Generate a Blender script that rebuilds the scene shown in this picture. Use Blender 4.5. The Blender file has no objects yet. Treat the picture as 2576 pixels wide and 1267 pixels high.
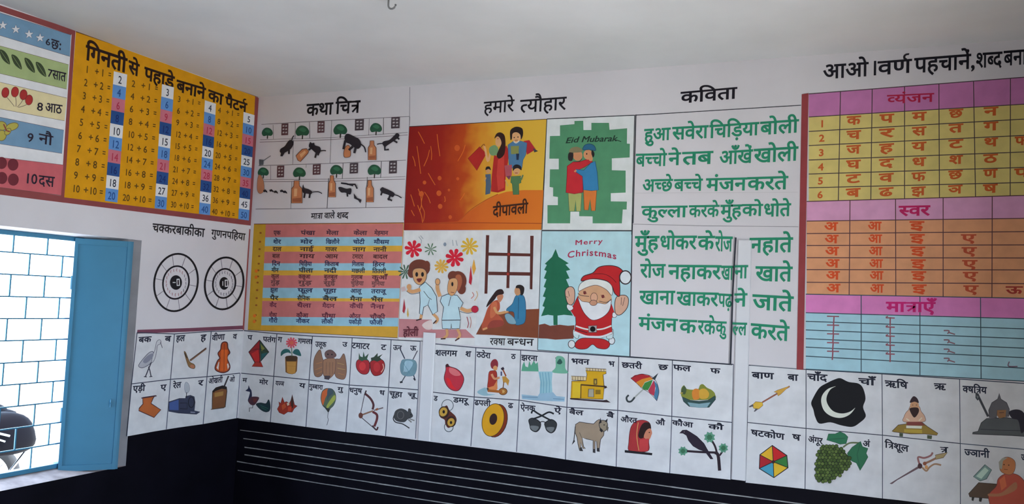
import bpy, math, random
from mathutils import Vector

random.seed(7)
SC = bpy.context.scene
COL = SC.collection

# ------------------------------------------------------------------ camera
W, H = 2576.0, 1267.0
FOC = 2049.617                      # focal length in pixels of the 2576 wide frame
YAW, PITCH, ROLL = -0.4116615, 0.0601814, 0.0439289
CAM = Vector((3.61768, -4.09190, 1.65892))
_cy, _sy, _cp, _sp = math.cos(YAW), math.sin(YAW), math.cos(PITCH), math.sin(PITCH)
FWD = Vector((_sy * _cp, _cy * _cp, _sp))
_r = Vector((_cy, -_sy, 0.0))
_u = _r.cross(FWD)
RGT = _r * math.cos(ROLL) + _u * math.sin(ROLL)
UPV = -_r * math.sin(ROLL) + _u * math.cos(ROLL)
cd = bpy.data.cameras.new('camera')
cd.sensor_fit = 'HORIZONTAL'; cd.sensor_width = 36.0; cd.lens = FOC * 36.0 / W
cd.clip_start = 0.05; cd.clip_end = 200
cam = bpy.data.objects.new('camera', cd); COL.objects.link(cam)
from mathutils import Matrix
B_ = -FWD
cam.matrix_world = Matrix(((RGT.x, UPV.x, B_.x, CAM.x), (RGT.y, UPV.y, B_.y, CAM.y), (RGT.z, UPV.z, B_.z, CAM.z), (0, 0, 0, 1)))
SC.camera = cam

# ------------------------------------------------------------------ light
VS = SC.view_settings
VS.view_transform = 'Standard'; VS.look = 'None'; VS.exposure = 0.0; VS.gamma = 1.0
VS.use_curve_mapping = False
DOOR_X, DOOR_Y0, DOOR_Y1 = 4.282, -3.3, -1.5      # doorway in the right wall
wd = bpy.data.worlds.new('sky'); SC.world = wd; wd.use_nodes = True
bg = wd.node_tree.nodes['Background']
bg.inputs[0].default_value = (0.53, 0.72, 1.0, 1); bg.inputs[1].default_value = 3.0

def area(name, loc, target, sx, sy, power, col, spread=180):
    d = bpy.data.lights.new(name, 'AREA'); d.shape = 'RECTANGLE'; d.size = sx; d.size_y = sy
    d.energy = power; d.color = col; d.spread = math.radians(spread)
    o = bpy.data.objects.new(name, d); COL.objects.link(o); o.location = loc
    v = Vector(target) - Vector(loc)
    o.rotation_euler = v.to_track_quat('-Z', 'Y').to_euler()
    return o

sd = bpy.data.lights.new('sun', 'SUN'); sd.energy = 6.5; sd.angle = 0.01; sd.color = (1.0, 0.96, 0.9)
so = bpy.data.objects.new('sun', sd); COL.objects.link(so)
so.rotation_euler = Vector((-0.42, 0.05, -1.0)).to_track_quat('-Z', 'Y').to_euler()

# daylight enters through the doorway on the right, the window behind the camera and the barred window (light portals in the openings)
def portal(name, loc, target, sx, sy):
    o = area(name, loc, target, sx, sy, 1.0, (1, 1, 1)); o.data.cycles.is_portal = True
portal('doorway_portal', (DOOR_X + 0.21, (DOOR_Y0 + DOOR_Y1) / 2, 1.05), (0, (DOOR_Y0 + DOOR_Y1) / 2, 1.05), DOOR_Y1 - DOOR_Y0, 2.1)
portal('barred_window_portal', (-0.24, -1.545, 1.303), (3, -1.545, 1.303), 0.85, 1.174)
VS.exposure = 1.66

# ------------------------------------------------------------------ helpers
def lin(c):
    c /= 255.0
    return c / 12.92 if c <= 0.04045 else ((c + 0.055) / 1.055) ** 2.4

def hex3(h):
    return tuple(lin(int(h[i:i + 2], 16)) for i in (0, 2, 4))

WHITE = 0.78
REF = hex3('a8a5a8')
MATS = {}

def albedo(h, ref=None):
    ref = ref or REF
    c = hex3(h)
    return tuple(min(0.86, max(0.004, WHITE * c[i] / ref[i])) for i in range(3))

def raw_mat(name, rgb, rough=0.6, vary=0.0, scale=3.0, bump=0.0, metal=0.0, spec=0.3, detail=6):
    m = bpy.data.materials.new(name); m.use_nodes = True
    nt = m.node_tree; b = nt.nodes['Principled BSDF']
    b.inputs['Base Color'].default_value = (*rgb, 1); b.inputs['Roughness'].default_value = rough
    b.inputs['Metallic'].default_value = metal
    b.inputs['Specular IOR Level'].default_value = spec
    if vary or bump:
        tc = nt.nodes.new('ShaderNodeTexCoord'); n = nt.nodes.new('ShaderNodeTexNoise')
        n.inputs['Scale'].default_value = scale; n.inputs['Detail'].default_value = detail
        nt.links.new(tc.outputs['Object'], n.inputs['Vector'])
        if vary:
            r = nt.nodes.new('ShaderNodeValToRGB')
            r.color_ramp.elements[0].position = 0.3; r.color_ramp.elements[1].position = 0.7
            r.color_ramp.elements[0].color = (*[c * (1 - vary) for c in rgb], 1)
            r.color_ramp.elements[1].color = (*[min(0.9, c * (1 + vary)) for c in rgb], 1)
            nt.links.new(n.outputs[0], r.inputs[0]); nt.links.new(r.outputs[0], b.inputs['Base Color'])
        if bump:
            bp = nt.nodes.new('ShaderNodeBump'); bp.inputs['Strength'].default_value = bump; bp.inputs['Distance'].default_value = 0.01
            nt.links.new(n.outputs[0], bp.inputs['Height']); nt.links.new(bp.outputs[0], b.inputs['Normal'])
    return m

def paint(h):
    """Wall paint of the colour that reads as h where white paint reads as REF."""
    k = (h, REF)
    if k not in MATS:
        MATS[k] = raw_mat('paint_' + h, albedo(h), 0.55, vary=0.07, scale=14.0, spec=0.25, detail=3)
    return MATS[k]

def ramp_mat(name, stops, p0, p1):
    """Paint blended from colour to colour along the line p0 -> p1 (object space)."""
    m = bpy.data.materials.new(name); m.use_nodes = True
    nt = m.node_tree; b = nt.nodes['Principled BSDF']; b.inputs['Roughness'].default_value = 0.55
    b.inputs['Specular IOR Level'].default_value = 0.25
    tc = nt.nodes.new('ShaderNodeTexCoord')
    n = nt.nodes.new('ShaderNodeTexNoise'); n.inputs['Scale'].default_value = 9.0
    nt.links.new(tc.outputs['Object'], n.inputs['Vector'])
    d = Vector(p1) - Vector(p0); L2 = d.length_squared
    dot = nt.nodes.new('ShaderNodeVectorMath'); dot.operation = 'DOT_PRODUCT'
    sub = nt.nodes.new('ShaderNodeVectorMath'); sub.operation = 'SUBTRACT'; sub.inputs[1].default_value = p0
    nt.links.new(tc.outputs['Object'], sub.inputs[0]); nt.links.new(sub.outputs[0], dot.inputs[0])
    dot.inputs[1].default_value = d / L2
    ma = nt.nodes.new('ShaderNodeMath'); ma.operation = 'MULTIPLY_ADD'; ma.inputs[1].default_value = 0.22; ma.inputs[2].default_value = -0.11
    nt.links.new(n.outputs[0], ma.inputs[0])
    ad = nt.nodes.new('ShaderNodeMath'); ad.operation = 'ADD'
    nt.links.new(dot.outputs['Value'], ad.inputs[0]); nt.links.new(ma.outputs[0], ad.inputs[1])
    r = nt.nodes.new('ShaderNodeValToRGB'); cr = r.color_ramp
    while len(cr.elements) < len(stops): cr.elements.new(0.5)
    for e, (p, h) in zip(cr.elements, stops):
        e.position = p; e.color = (*albedo(h), 1)
    nt.links.new(ad.outputs[0], r.inputs[0]); nt.links.new(r.outputs[0], b.inputs['Base Color'])
    return m

def mesh_obj(name, verts, faces, mats, midx=None, parent=None, smooth=False):
    me = bpy.data.meshes.new(name); me.from_pydata([tuple(v) for v in verts], [], faces)
    for m in mats: me.materials.append(m)
    if midx:
        me.polygons.foreach_set('material_index', midx)
    if smooth:
        me.polygons.foreach_set('use_smooth', [True] * len(me.polygons))
    me.update()
    o = bpy.data.objects.new(name, me); COL.objects.link(o)
    if parent: o.parent = parent
    return o

def tag(o, label, cat, group=None):
    o['label'] = label; o['category'] = cat
    if group: o['group'] = group
    return o

def structure(o, label=None):
    o['kind'] = 'structure'
    if label: o['label'] = label
    return o

class MB:
    """Collects boxes, tubes and blobs into one mesh."""
    def __init__(s): s.v = []; s.f = []
    def add(s, v, f):
        k = len(s.v); s.v += [Vector(p) for p in v]; s.f += [tuple(i + k for i in q) for q in f]
    def box(s, a, b):
        x0, y0, z0 = a; x1, y1, z1 = b
        s.add([(x0, y0, z0), (x1, y0, z0), (x1, y1, z0), (x0, y1, z0), (x0, y0, z1), (x1, y0, z1), (x1, y1, z1), (x0, y1, z1)],
              [(0, 3, 2, 1), (4, 5, 6, 7), (0, 1, 5, 4), (1, 2, 6, 5), (2, 3, 7, 6), (3, 0, 4, 7)])
    def prism(s, quad, n):
        """quad: 4 points, n: thickness vector"""
        q = [Vector(p) for p in quad]; n = Vector(n)
        s.add(q + [p + n for p in q], [(3, 2, 1, 0), (4, 5, 6, 7), (0, 1, 5, 4), (1, 2, 6, 5), (2, 3, 7, 6), (3, 0, 4, 7)])
    def tube(s, pts, r, n=8, r1=None, cap=True):
        pts = [Vector(p) for p in pts]; rings = []
        for i, p in enumerate(pts):
            d = (pts[min(i + 1, len(pts) - 1)] - pts[max(i - 1, 0)]).normalized()
            a = d.cross(Vector((0, 0, 1)) if abs(d.z) < 0.9 else Vector((1, 0, 0))).normalized(); b = d.cross(a)
            rr = r if r1 is None else r + (r1 - r) * i / (len(pts) - 1)
            rings.append([p + a * rr * math.cos(2 * math.pi * k / n) + b * rr * math.sin(2 * math.pi * k / n) for k in range(n)])
        v = [p for ring in rings for p in ring]; f = []
        for i in range(len(pts) - 1):
            for k in range(n):
                f.append((i * n + k, i * n + (k + 1) % n, (i + 1) * n + (k + 1) % n, (i + 1) * n + k))
        if cap: f += [tuple(range(n))[::-1], tuple((len(pts) - 1) * n + k for k in range(n))]
        s.add(v, f)
    def blob(s, c, r, p=2.0, nu=20, nv=12, shear=(0, 0)):
        """superellipsoid: r = radii, p = 2 round .. 6 boxy"""
        c = Vector(c); v = []; f = []
        def sg(x): return math.copysign(abs(x) ** (2.0 / p), x)
        for j in range(nv + 1):
            t = -math.pi / 2 + math.pi * j / nv
            for i in range(nu):
                a = 2 * math.pi * i / nu
                q = Vector((r[0] * sg(math.cos(t)) * sg(math.cos(a)), r[1] * sg(math.cos(t)) * sg(math.sin(a)), r[2] * sg(math.sin(t))))
                q.y += shear[0] * q.z; q.x += shear[1] * q.z
                v.append(c + q)
        for j in range(nv):
            for i in range(nu):
                f.append((j * nu + i, j * nu + (i + 1) % nu, (j + 1) * nu + (i + 1) % nu, (j + 1) * nu + i))
        s.add(v, f)
    def torus(s, c, R, r, ax='x', n=32, m=8):
        v = []; f = []
        for i in range(n):
            a = 2 * math.pi * i / n
            for k in range(m):
                b = 2 * math.pi * k / m; q = R + r * math.cos(b)
                p = (r * math.sin(b), q * math.cos(a), q * math.sin(a))
                if ax == 'y': p = (p[1], p[0], p[2])
                v.append(Vector(c) + Vector(p))
        for i in range(n):
            for k in range(m):
                f.append((i * m + k, ((i + 1) % n) * m + k, ((i + 1) % n) * m + (k + 1) % m, i * m + (k + 1) % m))
        s.add(v, f)
    def build(s, name, m, parent=None, smooth=False):
        off = parent.matrix_basis.translation if parent is not None and parent.parent is None else Vector((0, 0, 0))
        if parent is not None and parent.parent is not None: off = parent.parent.matrix_basis.translation
        return mesh_obj(name, [p - off for p in s.v], s.f, [m], None, parent, smooth)

def empty(name, loc, label=None, cat=None, group=None):
    o = bpy.data.objects.new(name, None); COL.objects.link(o); o.location = loc
    o.empty_display_size = 0.05
    if label: tag(o, label, cat, group)
    return o

# ------------------------------------------------------------------ painted walls: drawing kit
def on_plane(px, py, ax, val):
    """the point of the plane (axis ax = val) seen at a pixel of the photograph"""
    d = FWD * FOC + RGT * (px - W / 2) - UPV * (py - H / 2)
    return CAM + d * ((val - CAM[ax]) / d[ax])

STEP = 0.00003                      # thickness of one coat of paint
class G: pass
g = G()
g.thing = None; g.wall = 'B'; g.fr = (0, 0, 1); g.lean = 0.05; g.extra = 0.0
g.part = None; g.wt = 0.0

def frame(f): g.fr = f
def to_px(x, y): return g.fr[0] + x / g.fr[2], g.fr[1] + y / g.fr[2]
def wall_pt(x, y, d):
    px, py = to_px(x, y)
    return on_plane(px, py, 1, -d) if g.wall == 'B' else on_plane(px, py, 0, d)

def flush():
    p = g.part
    if p and p.v:
        off = g.thing.matrix_basis.translation
        o = mesh_obj(p.name, [q - off for q in p.v], p.f, p.m, p.mi, p.parent)
        if p.label: o['label'] = p.label
        p.out = o
    g.part = None

def start(name, label, cat, wall, fr, ref, base, group=None, lean=None):
    """a painted picture on a wall: Empty at its base, parts follow; base = pixel (in the frame fr) of the middle of its lower edge"""
    global REF
    flush()
    g.wall = wall; frame(fr); REF = hex3(ref); g.extra = 0.0
    g.lean = lean if lean is not None else (0.075 if wall == 'L' else 0.05)
    g.thing = empty(name, wall_pt(base[0], base[1], 0.0), label, cat, group)
    g.d = 0.0008
    return g.thing

def part(name, label=None, parent=None):
    flush()
    p = G(); p.name = name; p.label = label; p.v = []; p.f = []; p.m = []; p.mi = []; p.out = None
    p.parent = parent or g.thing
    g.part = p
    return p

def done():
    """finish the current part now and return its object (to hang sub-parts on)"""
    p = g.part; flush(); return p.out

def _mi(m):
    p = g.part
    if m not in p.m: p.m.append(m)
    return p.m.index(m)

def _col(c): return paint(c) if isinstance(c, str) else c

def pairs(pts): return [(pts[i], pts[i + 1]) for i in range(0, len(pts), 2)]

def smooth_pts(q, closed=True, n=5):
    out = []; N = len(q)
    rng = range(N) if closed else range(N - 1)
    for i in rng:
        if closed: a, b, c, d = q[i - 1], q[i], q[(i + 1) % N], q[(i + 2) % N]
        else: a, b, c, d = q[max(i - 1, 0)], q[i], q[i + 1], q[min(i + 2, N - 1)]
        for k in range(n):
            t = k / n; t2 = t * t; t3 = t2 * t
            out.append(tuple(0.5 * (2 * b[j] + (c[j] - a[j]) * t + (2 * a[j] - 5 * b[j] + 4 * c[j] - d[j]) * t2 + (3 * b[j] - a[j] - 3 * c[j] + d[j]) * t3) for j in (0, 1)))
    if not closed: out.append(q[-1])
    return out

def emit(poly_list, c):
    """list of polygons (frame coordinates) at one paint layer"""
    p = g.part; mi = _mi(_col(c)); d = g.d + g.extra
    for q in poly_list:
        a = sum(q[i][0] * q[(i + 1) % len(q)][1] - q[(i + 1) % len(q)][0] * q[i][1] for i in range(len(q)))
        if a > 0: q = q[::-1]
        k = len(p.v)
        p.v += [wall_pt(x, y, d) for x, y in q]
        p.f.append(tuple(range(k, k + len(q)))); p.mi.append(mi)
    g.d += STEP

def P(c, pts, sm=0, ol=None, w=4):
    q = pairs(pts)
    if sm: q = smooth_pts(q)
    emit([q], c)
    if ol: ribbon(ol, w, q, True)

def ribbon(c, w, q, closed=False):
    n = len(q); out = []
    L = []; R = []
    for i in range(n):
        if closed: a, b = q[i - 1], q[(i + 1) % n]
        else: a, b = q[max(i - 1, 0)], q[min(i + 1, n - 1)]
        dx, dy = b[0] - a[0], b[1] - a[1]; l = math.hypot(dx, dy) or 1.0
        nx, ny = -dy / l * w / 2, dx / l * w / 2
        L.append((q[i][0] + nx, q[i][1] + ny)); R.append((q[i][0] - nx, q[i][1] - ny))
    for i in range(n if closed else n - 1):
        j = (i + 1) % n
        out.append([L[i], L[j], R[j], R[i]])
    emit(out, c)

def L(c, w, pts, sm=0, closed=False):
    q = pairs(pts)
    if sm: q = smooth_pts(q, closed)
    ribbon(c, w, q, closed)

def ell_pts(cx, cy, rx, ry, rot=0, a0=0, a1=360, n=28):
    r = math.radians(rot); out = []
    full = abs(a1 - a0) >= 360
    m = n if full else n + 1
    for i in range(m):
        a = math.radians(a0 + (a1 - a0) * i / n)
        x, y = rx * math.cos(a), ry * math.sin(a)
        out.append((cx + x * math.cos(r) - y * math.sin(r) - (y * 0), cy + x * math.sin(r) + y * math.cos(r)))
    return out

def E(c, cx, cy, rx, ry=None, rot=0, ol=None, w=4, n=24):
    q = ell_pts(cx, cy, rx, ry or rx, rot, n=n)
    emit([q], c)
    if ol: ribbon(ol, w, q, True)

def RING(c, w, cx, cy, rx, ry=None, rot=0, a0=0, a1=360, n=32):
    full = abs(a1 - a0) >= 360
    ribbon(c, w, ell_pts(cx, cy, rx, ry or rx, rot, a0, a1, n), full)

# ------------------------------------------------------------------ lettering
GL = {}
from mathutils.geometry import delaunay_2d_cdt

def _font_obj(s):
    c = bpy.data.curves.new('lettering', 'FONT'); c.body = s; c.resolution_u = 3
    o = bpy.data.objects.new('lettering', c); COL.objects.link(o)
    bpy.context.view_layer.update()
    return o, c

def _width(s):
    o, c = _font_obj(s)
    me = bpy.data.meshes.new_from_object(o.evaluated_get(bpy.context.evaluated_depsgraph_get()))
    w = max((p.co.x for p in me.vertices), default=0.0)
    bpy.data.objects.remove(o); bpy.data.curves.remove(c); bpy.data.meshes.remove(me)
    return w

def _outlines(s, n=3):
    """closed outlines of a letter, curves turned into short straight pieces"""
    o, c = _font_obj(s)
    cu = o.to_curve(bpy.context.evaluated_depsgraph_get(), apply_modifiers=False)
    out = []
    for sp in cu.splines:
        q = []
        if sp.type == 'BEZIER':
            bp = sp.bezier_points; m = len(bp)
            for i in range(m):
                p0, p1 = bp[i], bp[(i + 1) % m]
                a, b, c2, d = p0.co, p0.handle_right, p1.handle_left, p1.co
                straight = abs((b - a).cross(d - a).z) < 1e-6 and abs((c2 - a).cross(d - a).z) < 1e-6
                for k in range(1 if straight else n):
                    t = k / n; u = 1 - t
                    v = a * u ** 3 + b * 3 * u * u * t + c2 * 3 * u * t * t + d * t ** 3
                    q.append((v.x, v.y))
        else: q = [(p.co.x, p.co.y) for p in sp.points]
        r = [q[0]]
        for p in q[1:]:
            if math.hypot(p[0] - r[-1][0], p[1] - r[-1][1]) > 1e-4: r.append(p)
        if len(r) > 2 and math.hypot(r[0][0] - r[-1][0], r[0][1] - r[-1][1]) < 1e-4: r.pop()
        if len(r) > 2: out.append(r)
    o.to_curve_clear(); bpy.data.objects.remove(o); bpy.data.curves.remove(c)
    return out

def _area(q): return sum(q[i - 1][0] * q[i][1] - q[i][0] * q[i - 1][1] for i in range(len(q))) / 2

def _letter(s, w):
    """the letter's outlines, made bolder by w and filled without overlaps"""
    ol = _outlines(s)
    if not ol: return []
    big = max(ol, key=lambda q: abs(_area(q))); sg = 1 if _area(big) > 0 else -1
    vs = []; fs = []; rings = []
    for q in ol:
        s_ = sg if _area(q) > 0 else -sg              # +1 filled outline, -1 hole
        rev = _area(q) < 0
        if rev: q = q[::-1]
        n = len(q); r = []
        for i in range(n):
            x0, y0 = q[i - 1]; x1, y1 = q[i]; x2, y2 = q[(i + 1) % n]
            l1 = math.hypot(x1 - x0, y1 - y0); l2 = math.hypot(x2 - x1, y2 - y1)
            nx, ny = (y1 - y0) / l1 + (y2 - y1) / l2, -(x1 - x0) / l1 - (x2 - x1) / l2
            l = math.hypot(nx, ny)
            if l < 1e-6: r.append((x1, y1)); continue
            m = s_ * w / max(0.55, l / 2)
            r.append((x1 + nx / l * m, y1 + ny / l * m))
        k = len(vs); vs += [Vector(p) for p in r]; fs += [(k + i, k + (i + 1) % n) for i in range(n)]
        rings.append((r, s_))
    V, E_, F_, ov, oe, of = delaunay_2d_cdt(vs, fs, [], 0, 1e-5)
    out = []
    for f in F_:
        t = [(V[i].x, V[i].y) for i in f]; cx = sum(p[0] for p in t) / len(t); cy = sum(p[1] for p in t) / len(t); wn = 0
        for r, s_ in rings:
            for i in range(len(r)):
                (xa, ya), (xb, yb) = r[i - 1], r[i]
                if (ya > cy) != (yb > cy) and cx < (xb - xa) * (cy - ya) / (yb - ya) + xa: wn += s_ if yb > ya else -s_
        if wn != 0 and abs(_area(t)) > 1e-8: out.append(t)
    return out

def glyph(ch):
    k = (ch, g.wt)
    if k not in GL:
        if ch == ' ': GL[k] = ([], 0.26)
        else:
            if 'WW' not in GL: GL['WW'] = _width('WW')
            GL[k] = (_letter(ch, g.wt), _width(ch + 'WW') - GL['WW'])
    return GL[k]

def clip_x(tris, xc):
    out = []
    for t in tris:
        q = []
        for i in range(len(t)):
            a, b = t[i], t[(i + 1) % len(t)]
            if a[0] <= xc: q.append(a)
            if (a[0] <= xc) != (b[0] <= xc):
                s = (xc - a[0]) / (b[0] - a[0]); q.append((xc, a[1] + s * (b[1] - a[1])))
        if len(q) >= 3: out.append(q)
    return out

CONS = set(chr(c) for c in range(0x915, 0x93A)) | set(chr(c) for c in range(0x958, 0x960))
HAL = '\u094d'
MARKS = set(chr(c) for c in list(range(0x93A, 0x94D)) + [0x900, 0x901, 0x902, 0x903, 0x962])

def seg(a, b, w):
    dx, dy = b[0] - a[0], b[1] - a[1]; l = math.hypot(dx, dy); nx, ny = -dy / l * w / 2, dx / l * w / 2
    return [(a[0] + nx, a[1] + ny), (b[0] + nx, b[1] + ny), (b[0] - nx, b[1] - ny), (a[0] - nx, a[1] - ny)]

def layout(txt):
    """place the letters (vowel signs, half letters and joined r included); returns polygons and total advance"""
    out = []; x = 0.0; i = 0; n = len(txt)
    def put(tr, dx):
        out.append([[(p[0] + dx, p[1]) for p in t] for t in tr])
    while i < n:
        c = txt[i]
        if c in CONS:
            halves = []; reph = False; rakar = False
            while i + 2 < n and txt[i + 1] == HAL and txt[i + 2] in CONS:
                if txt[i] == 'र': reph = True; i += 2
                elif txt[i + 2] == 'र': rakar = True; c = txt[i]; i += 2; break
                else: halves.append(txt[i]); i += 2
            if not rakar: c = txt[i]
            i += 1
            marks = []
            while i < n and txt[i] in MARKS: marks.append(txt[i]); i += 1
            if '\u093f' in marks:
                marks.remove('\u093f'); t, a = glyph('\u093f'); put(t, x); x += a
            for hc in halves:
                t, a = glyph(hc); cut = a * 0.74 if hc in 'कफ' else a - 0.215
                put(clip_x(t, cut), x); x += cut
            t, a = glyph(c)
            if rakar and c == 'त':
                t, a3 = glyph('\u093e'); a = 0.56; bx = a - 0.1; put(t, x + a - a3)
                put([seg((0, 0.585), (a - a3 + 0.02, 0.585), 0.075 + g.wt)], x); put([seg((0.06, 0.37), (bx, 0.37), 0.08 + g.wt)], x); put([seg((bx, 0.36), (0.13, 0.04), 0.08 + g.wt)], x)
            else:
                put(t, x)
                if rakar: put([seg((a - 0.22, 0.22), (a - 0.47, 0.0), 0.075 + g.wt)], x)
            x += a
            for m in marks:
                t, a2 = glyph(m); put(t, x); x += max(0.0, a2)
            if reph:
                hw = 0.036 + g.wt / 2; an = [-100, -130, -160, -190, -220, -250, -280, -300]
                def rp(q, r): return (x - 0.15 + r * math.cos(math.radians(q)), 0.75 + r * math.sin(math.radians(q)))
                put([[rp(an[k], 0.125 - hw), rp(an[k], 0.125 + hw), rp(an[k + 1], 0.125 + hw), rp(an[k + 1], 0.125 - hw)] for k in range(len(an) - 1)], 0)
        else:
            t, a = glyph(c); put(t, x); x += a; i += 1
    return out, x

def letters(gls, c):
    d0 = g.d
    for k, gl in enumerate(gls):
        if gl: g.d = d0 + (k % 3) * STEP; emit(gl, c)
    g.d = d0

def T(c, txt, x0, y0, x1, y1, h, top=0.622):
    """lettering from (x0,y0) to (x1,y1) along its head line, h = height from head line to foot line"""
    polys, adv = layout(txt)
    if adv <= 0: return
    ux, uy = (x1 - x0) / adv, (y1 - y0) / adv
    vx, vy = g.lean * h / top, -h / top
    bx, by = x0 - vx * top, y0 - vy * top
    letters([[[(bx + ux * p[0] + vx * p[1], by + uy * p[0] + vy * p[1]) for p in t] for t in gl] for gl in polys], c)

def TL(c, txt, x0, y0, x1, y1, h):
    """Latin lettering and figures; (x0,y0)-(x1,y1) is the foot line, h the height of a capital"""
    polys, adv = layout(txt)
    ux, uy = (x1 - x0) / adv, (y1 - y0) / adv
    vx, vy = g.lean * h / 0.72, -h / 0.72
    letters([[[(x0 + ux * p[0] + vx * p[1], y0 + uy * p[0] + vy * p[1]) for p in t] for t in gl] for gl in polys], c)
# ------------------------------------------------------------------ the room
WALLC = (0.77, 0.735, 0.745)
m_wall = raw_mat('lime_plaster', WALLC, 0.7, vary=0.05, scale=2.2, bump=0.12, spec=0.2)
m_ceil = raw_mat('ceiling_plaster', (0.76, 0.76, 0.755), 0.85, vary=0.09, scale=1.3, bump=0.25, spec=0.1)
m_floor = raw_mat('cement_floor', (0.52, 0.45, 0.38), 0.7, vary=0.1, scale=4)
m_black = raw_mat('blackboard_paint', (0.004, 0.0032, 0.007), 0.6, vary=0.3, scale=5, bump=0.05, spec=0.10)
ZC = 2.9
XR, YF = DOOR_X, -5.6

b = MB()
# left wall: inner face with a splayed window opening
Y0, Y1, Z0, Z1 = -2.25, -0.842, 0.690, 1.900        # opening on the room side
y0, y1, z0, z1 = -1.97, -1.095, 0.716, 1.890        # opening on the outside
XO = -0.23
m_wall_r = raw_mat('unseen_wall_dark', (0.03, 0.03, 0.035), 0.8, vary=0.06, scale=2.0)  # unseen right wall, made dark to cut its bounce onto the back wall
def rect(x, ya, yb, za, zb, flip=False):
    q = [(x, ya, za), (x, yb, za), (x, yb, zb), (x, ya, zb)]
    b.add(q, [(0, 1, 2, 3) if not flip else (3, 2, 1, 0)])
YA, YB = -5.8, 0.0
for x, (a, c, d, e), fl in ((0.0, (Y0, Y1, Z0, Z1), False), (XO, (y0, y1, z0, z1), True)):
    rect(x, YA, a, 0, ZC, fl); rect(x, c, YB, 0, ZC, fl); rect(x, a, c, 0, d, fl); rect(x, a, c, e, ZC, fl)
xm = -0.14
inn = [(0, Y0, Z0), (0, Y1, Z0), (0, Y1, Z1), (0, Y0, Z1)]
mid = [(xm, y0, z0), (xm, y1, z0), (xm, y1, z1), (xm, y0, z1)]
out = [(XO, y0, z0), (XO, y1, z0), (XO, y1, z1), (XO, y0, z1)]
b.add(inn + mid + out, [(i, (i + 1) % 4, 4 + (i + 1) % 4, 4 + i) for i in range(4)] + [(4 + i, 4 + (i + 1) % 4, 8 + (i + 1) % 4, 8 + i) for i in range(4)])
b.add([(0, YA, 0), (0, YB, 0), (0, YB, ZC), (0, YA, ZC), (XO, YA, 0), (XO, YB, 0), (XO, YB, ZC), (XO, YA, ZC)],
      [(0, 4, 5, 1), (1, 5, 6, 2), (2, 6, 7, 3), (3, 7, 4, 0)])
wl = structure(b.build('wall_left', m_wall), 'white plastered wall with the barred window')
wl.data.materials.append(raw_mat('grey_reveal', (0.30, 0.29, 0.30), 0.85, vary=0.12, scale=9))
wl.data.materials.append(raw_mat('dusty_sill', (0.50, 0.40, 0.37), 0.85, vary=0.35, scale=11))
for p in wl.data.polygons:                              # the jamb behind the shutter is a darker grey than the wall
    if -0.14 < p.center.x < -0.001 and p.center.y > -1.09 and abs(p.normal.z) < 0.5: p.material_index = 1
    if -0.2 < p.center.x < -0.001 and p.center.z < 0.72 and p.normal.z > 0.5: p.material_index = 2

b = MB(); b.box((XO, 0, 0), (XR + 0.2, 0.2, ZC)); structure(b.build('wall_back', m_wall), 'white plastered wall with painted pictures')
b = MB()                                                # right wall with a doorway
b.box((XR, DOOR_Y1, 0), (XR + 0.2, 0, ZC)); b.box((XR, YF - 0.2, 0), (XR + 0.2, DOOR_Y0, ZC)); b.box((XR, DOOR_Y0, 2.1), (XR + 0.2, DOOR_Y1, ZC))
structure(b.build('wall_right', m_wall_r))
b = MB(); b.box((0, YF - 0.2, 0), (XR, YF, ZC)); structure(b.build('wall_front', m_wall))
b = MB(); b.box((XO, YF - 0.2, ZC), (XR + 0.2, 0.2, ZC + 0.15)); structure(b.build('ceiling', m_ceil), 'mottled grey white plaster ceiling')
b = MB(); b.box((XO, YF - 0.2, -0.1), (XR + 0.2, 0.2, 0)); structure(b.build('floor', m_floor))

# ------------------------------------------------------------------ black painted lower bands
ZD = 0.85
def band(name, verts, faces, label):
    o = mesh_obj(name, verts, faces, [m_black]); tag(o, label, 'blackboard'); return o
d = 0.0006
band('painted_dado', [(d, YF, 0.02), (d, Y0, 0.02), (d, Y1, 0.02), (d, -d, 0.02), (d, YF, ZD), (d, Y0, ZD), (d, Y0, Z0), (d, Y1, Z0), (d, Y1, ZD), (d, -d, ZD)],
     [(0, 1, 6, 5, 4), (1, 2, 7, 6), (2, 3, 9, 8, 7)], 'plain black painted lower band of the wall under the barred window')
bb = empty('painted_blackboard', (2.3, 0, 0.02), 'long black painted board with thin white ruled lines below the picture tiles', 'blackboard')
off = bb.matrix_basis.translation
mesh_obj('board', [Vector(p) - off for p in [(d, -d, 0.02), (XR - 0.02, -d, 0.02), (XR - 0.02, -d, ZD), (d, -d, ZD)]], [(0, 1, 2, 3)], [m_black], None, bb)
m_rule = raw_mat('chalk_white_line', (0.34, 0.34, 0.33), 0.7, vary=0.45, scale=18)
#            left end       right end   (pixels of the photograph)
for k, (xa, ya, xb, yb) in enumerate([(604, 1081, 1360, 1180), (612, 1102, 1360, 1200), (615, 1124, 1360, 1227), (615, 1143, 1360, 1252), (596, 1160, 1090, 1243), (598, 1182, 1000, 1247)]):
    p = on_plane(xa, ya, 1, -0.001); q = on_plane(xb, yb, 1, -0.001)
    s = (q.z - p.z) / (q.x - p.x)
    e = Vector(((XR - 0.03), -0.001, p.z + s * 0.25 * ((XR - 0.03) - p.x)))
    p = Vector((p.x, -0.001, p.z)); hw = 0.0028
    n = 40; v = []; f = []
    for i in range(n + 1):
        t = i / n; c = p.lerp(e, t) + Vector((0, 0, random.uniform(-0.0008, 0.0008))); w = hw * random.uniform(0.7, 1.25)
        v += [c - Vector((0, 0, w)) - off, c + Vector((0, 0, w)) - off]
        if i: f.append((2 * i - 2, 2 * i, 2 * i + 1, 2 * i - 1))
    mesh_obj('ruled_line', v, f, [m_rule], None, bb)

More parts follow.
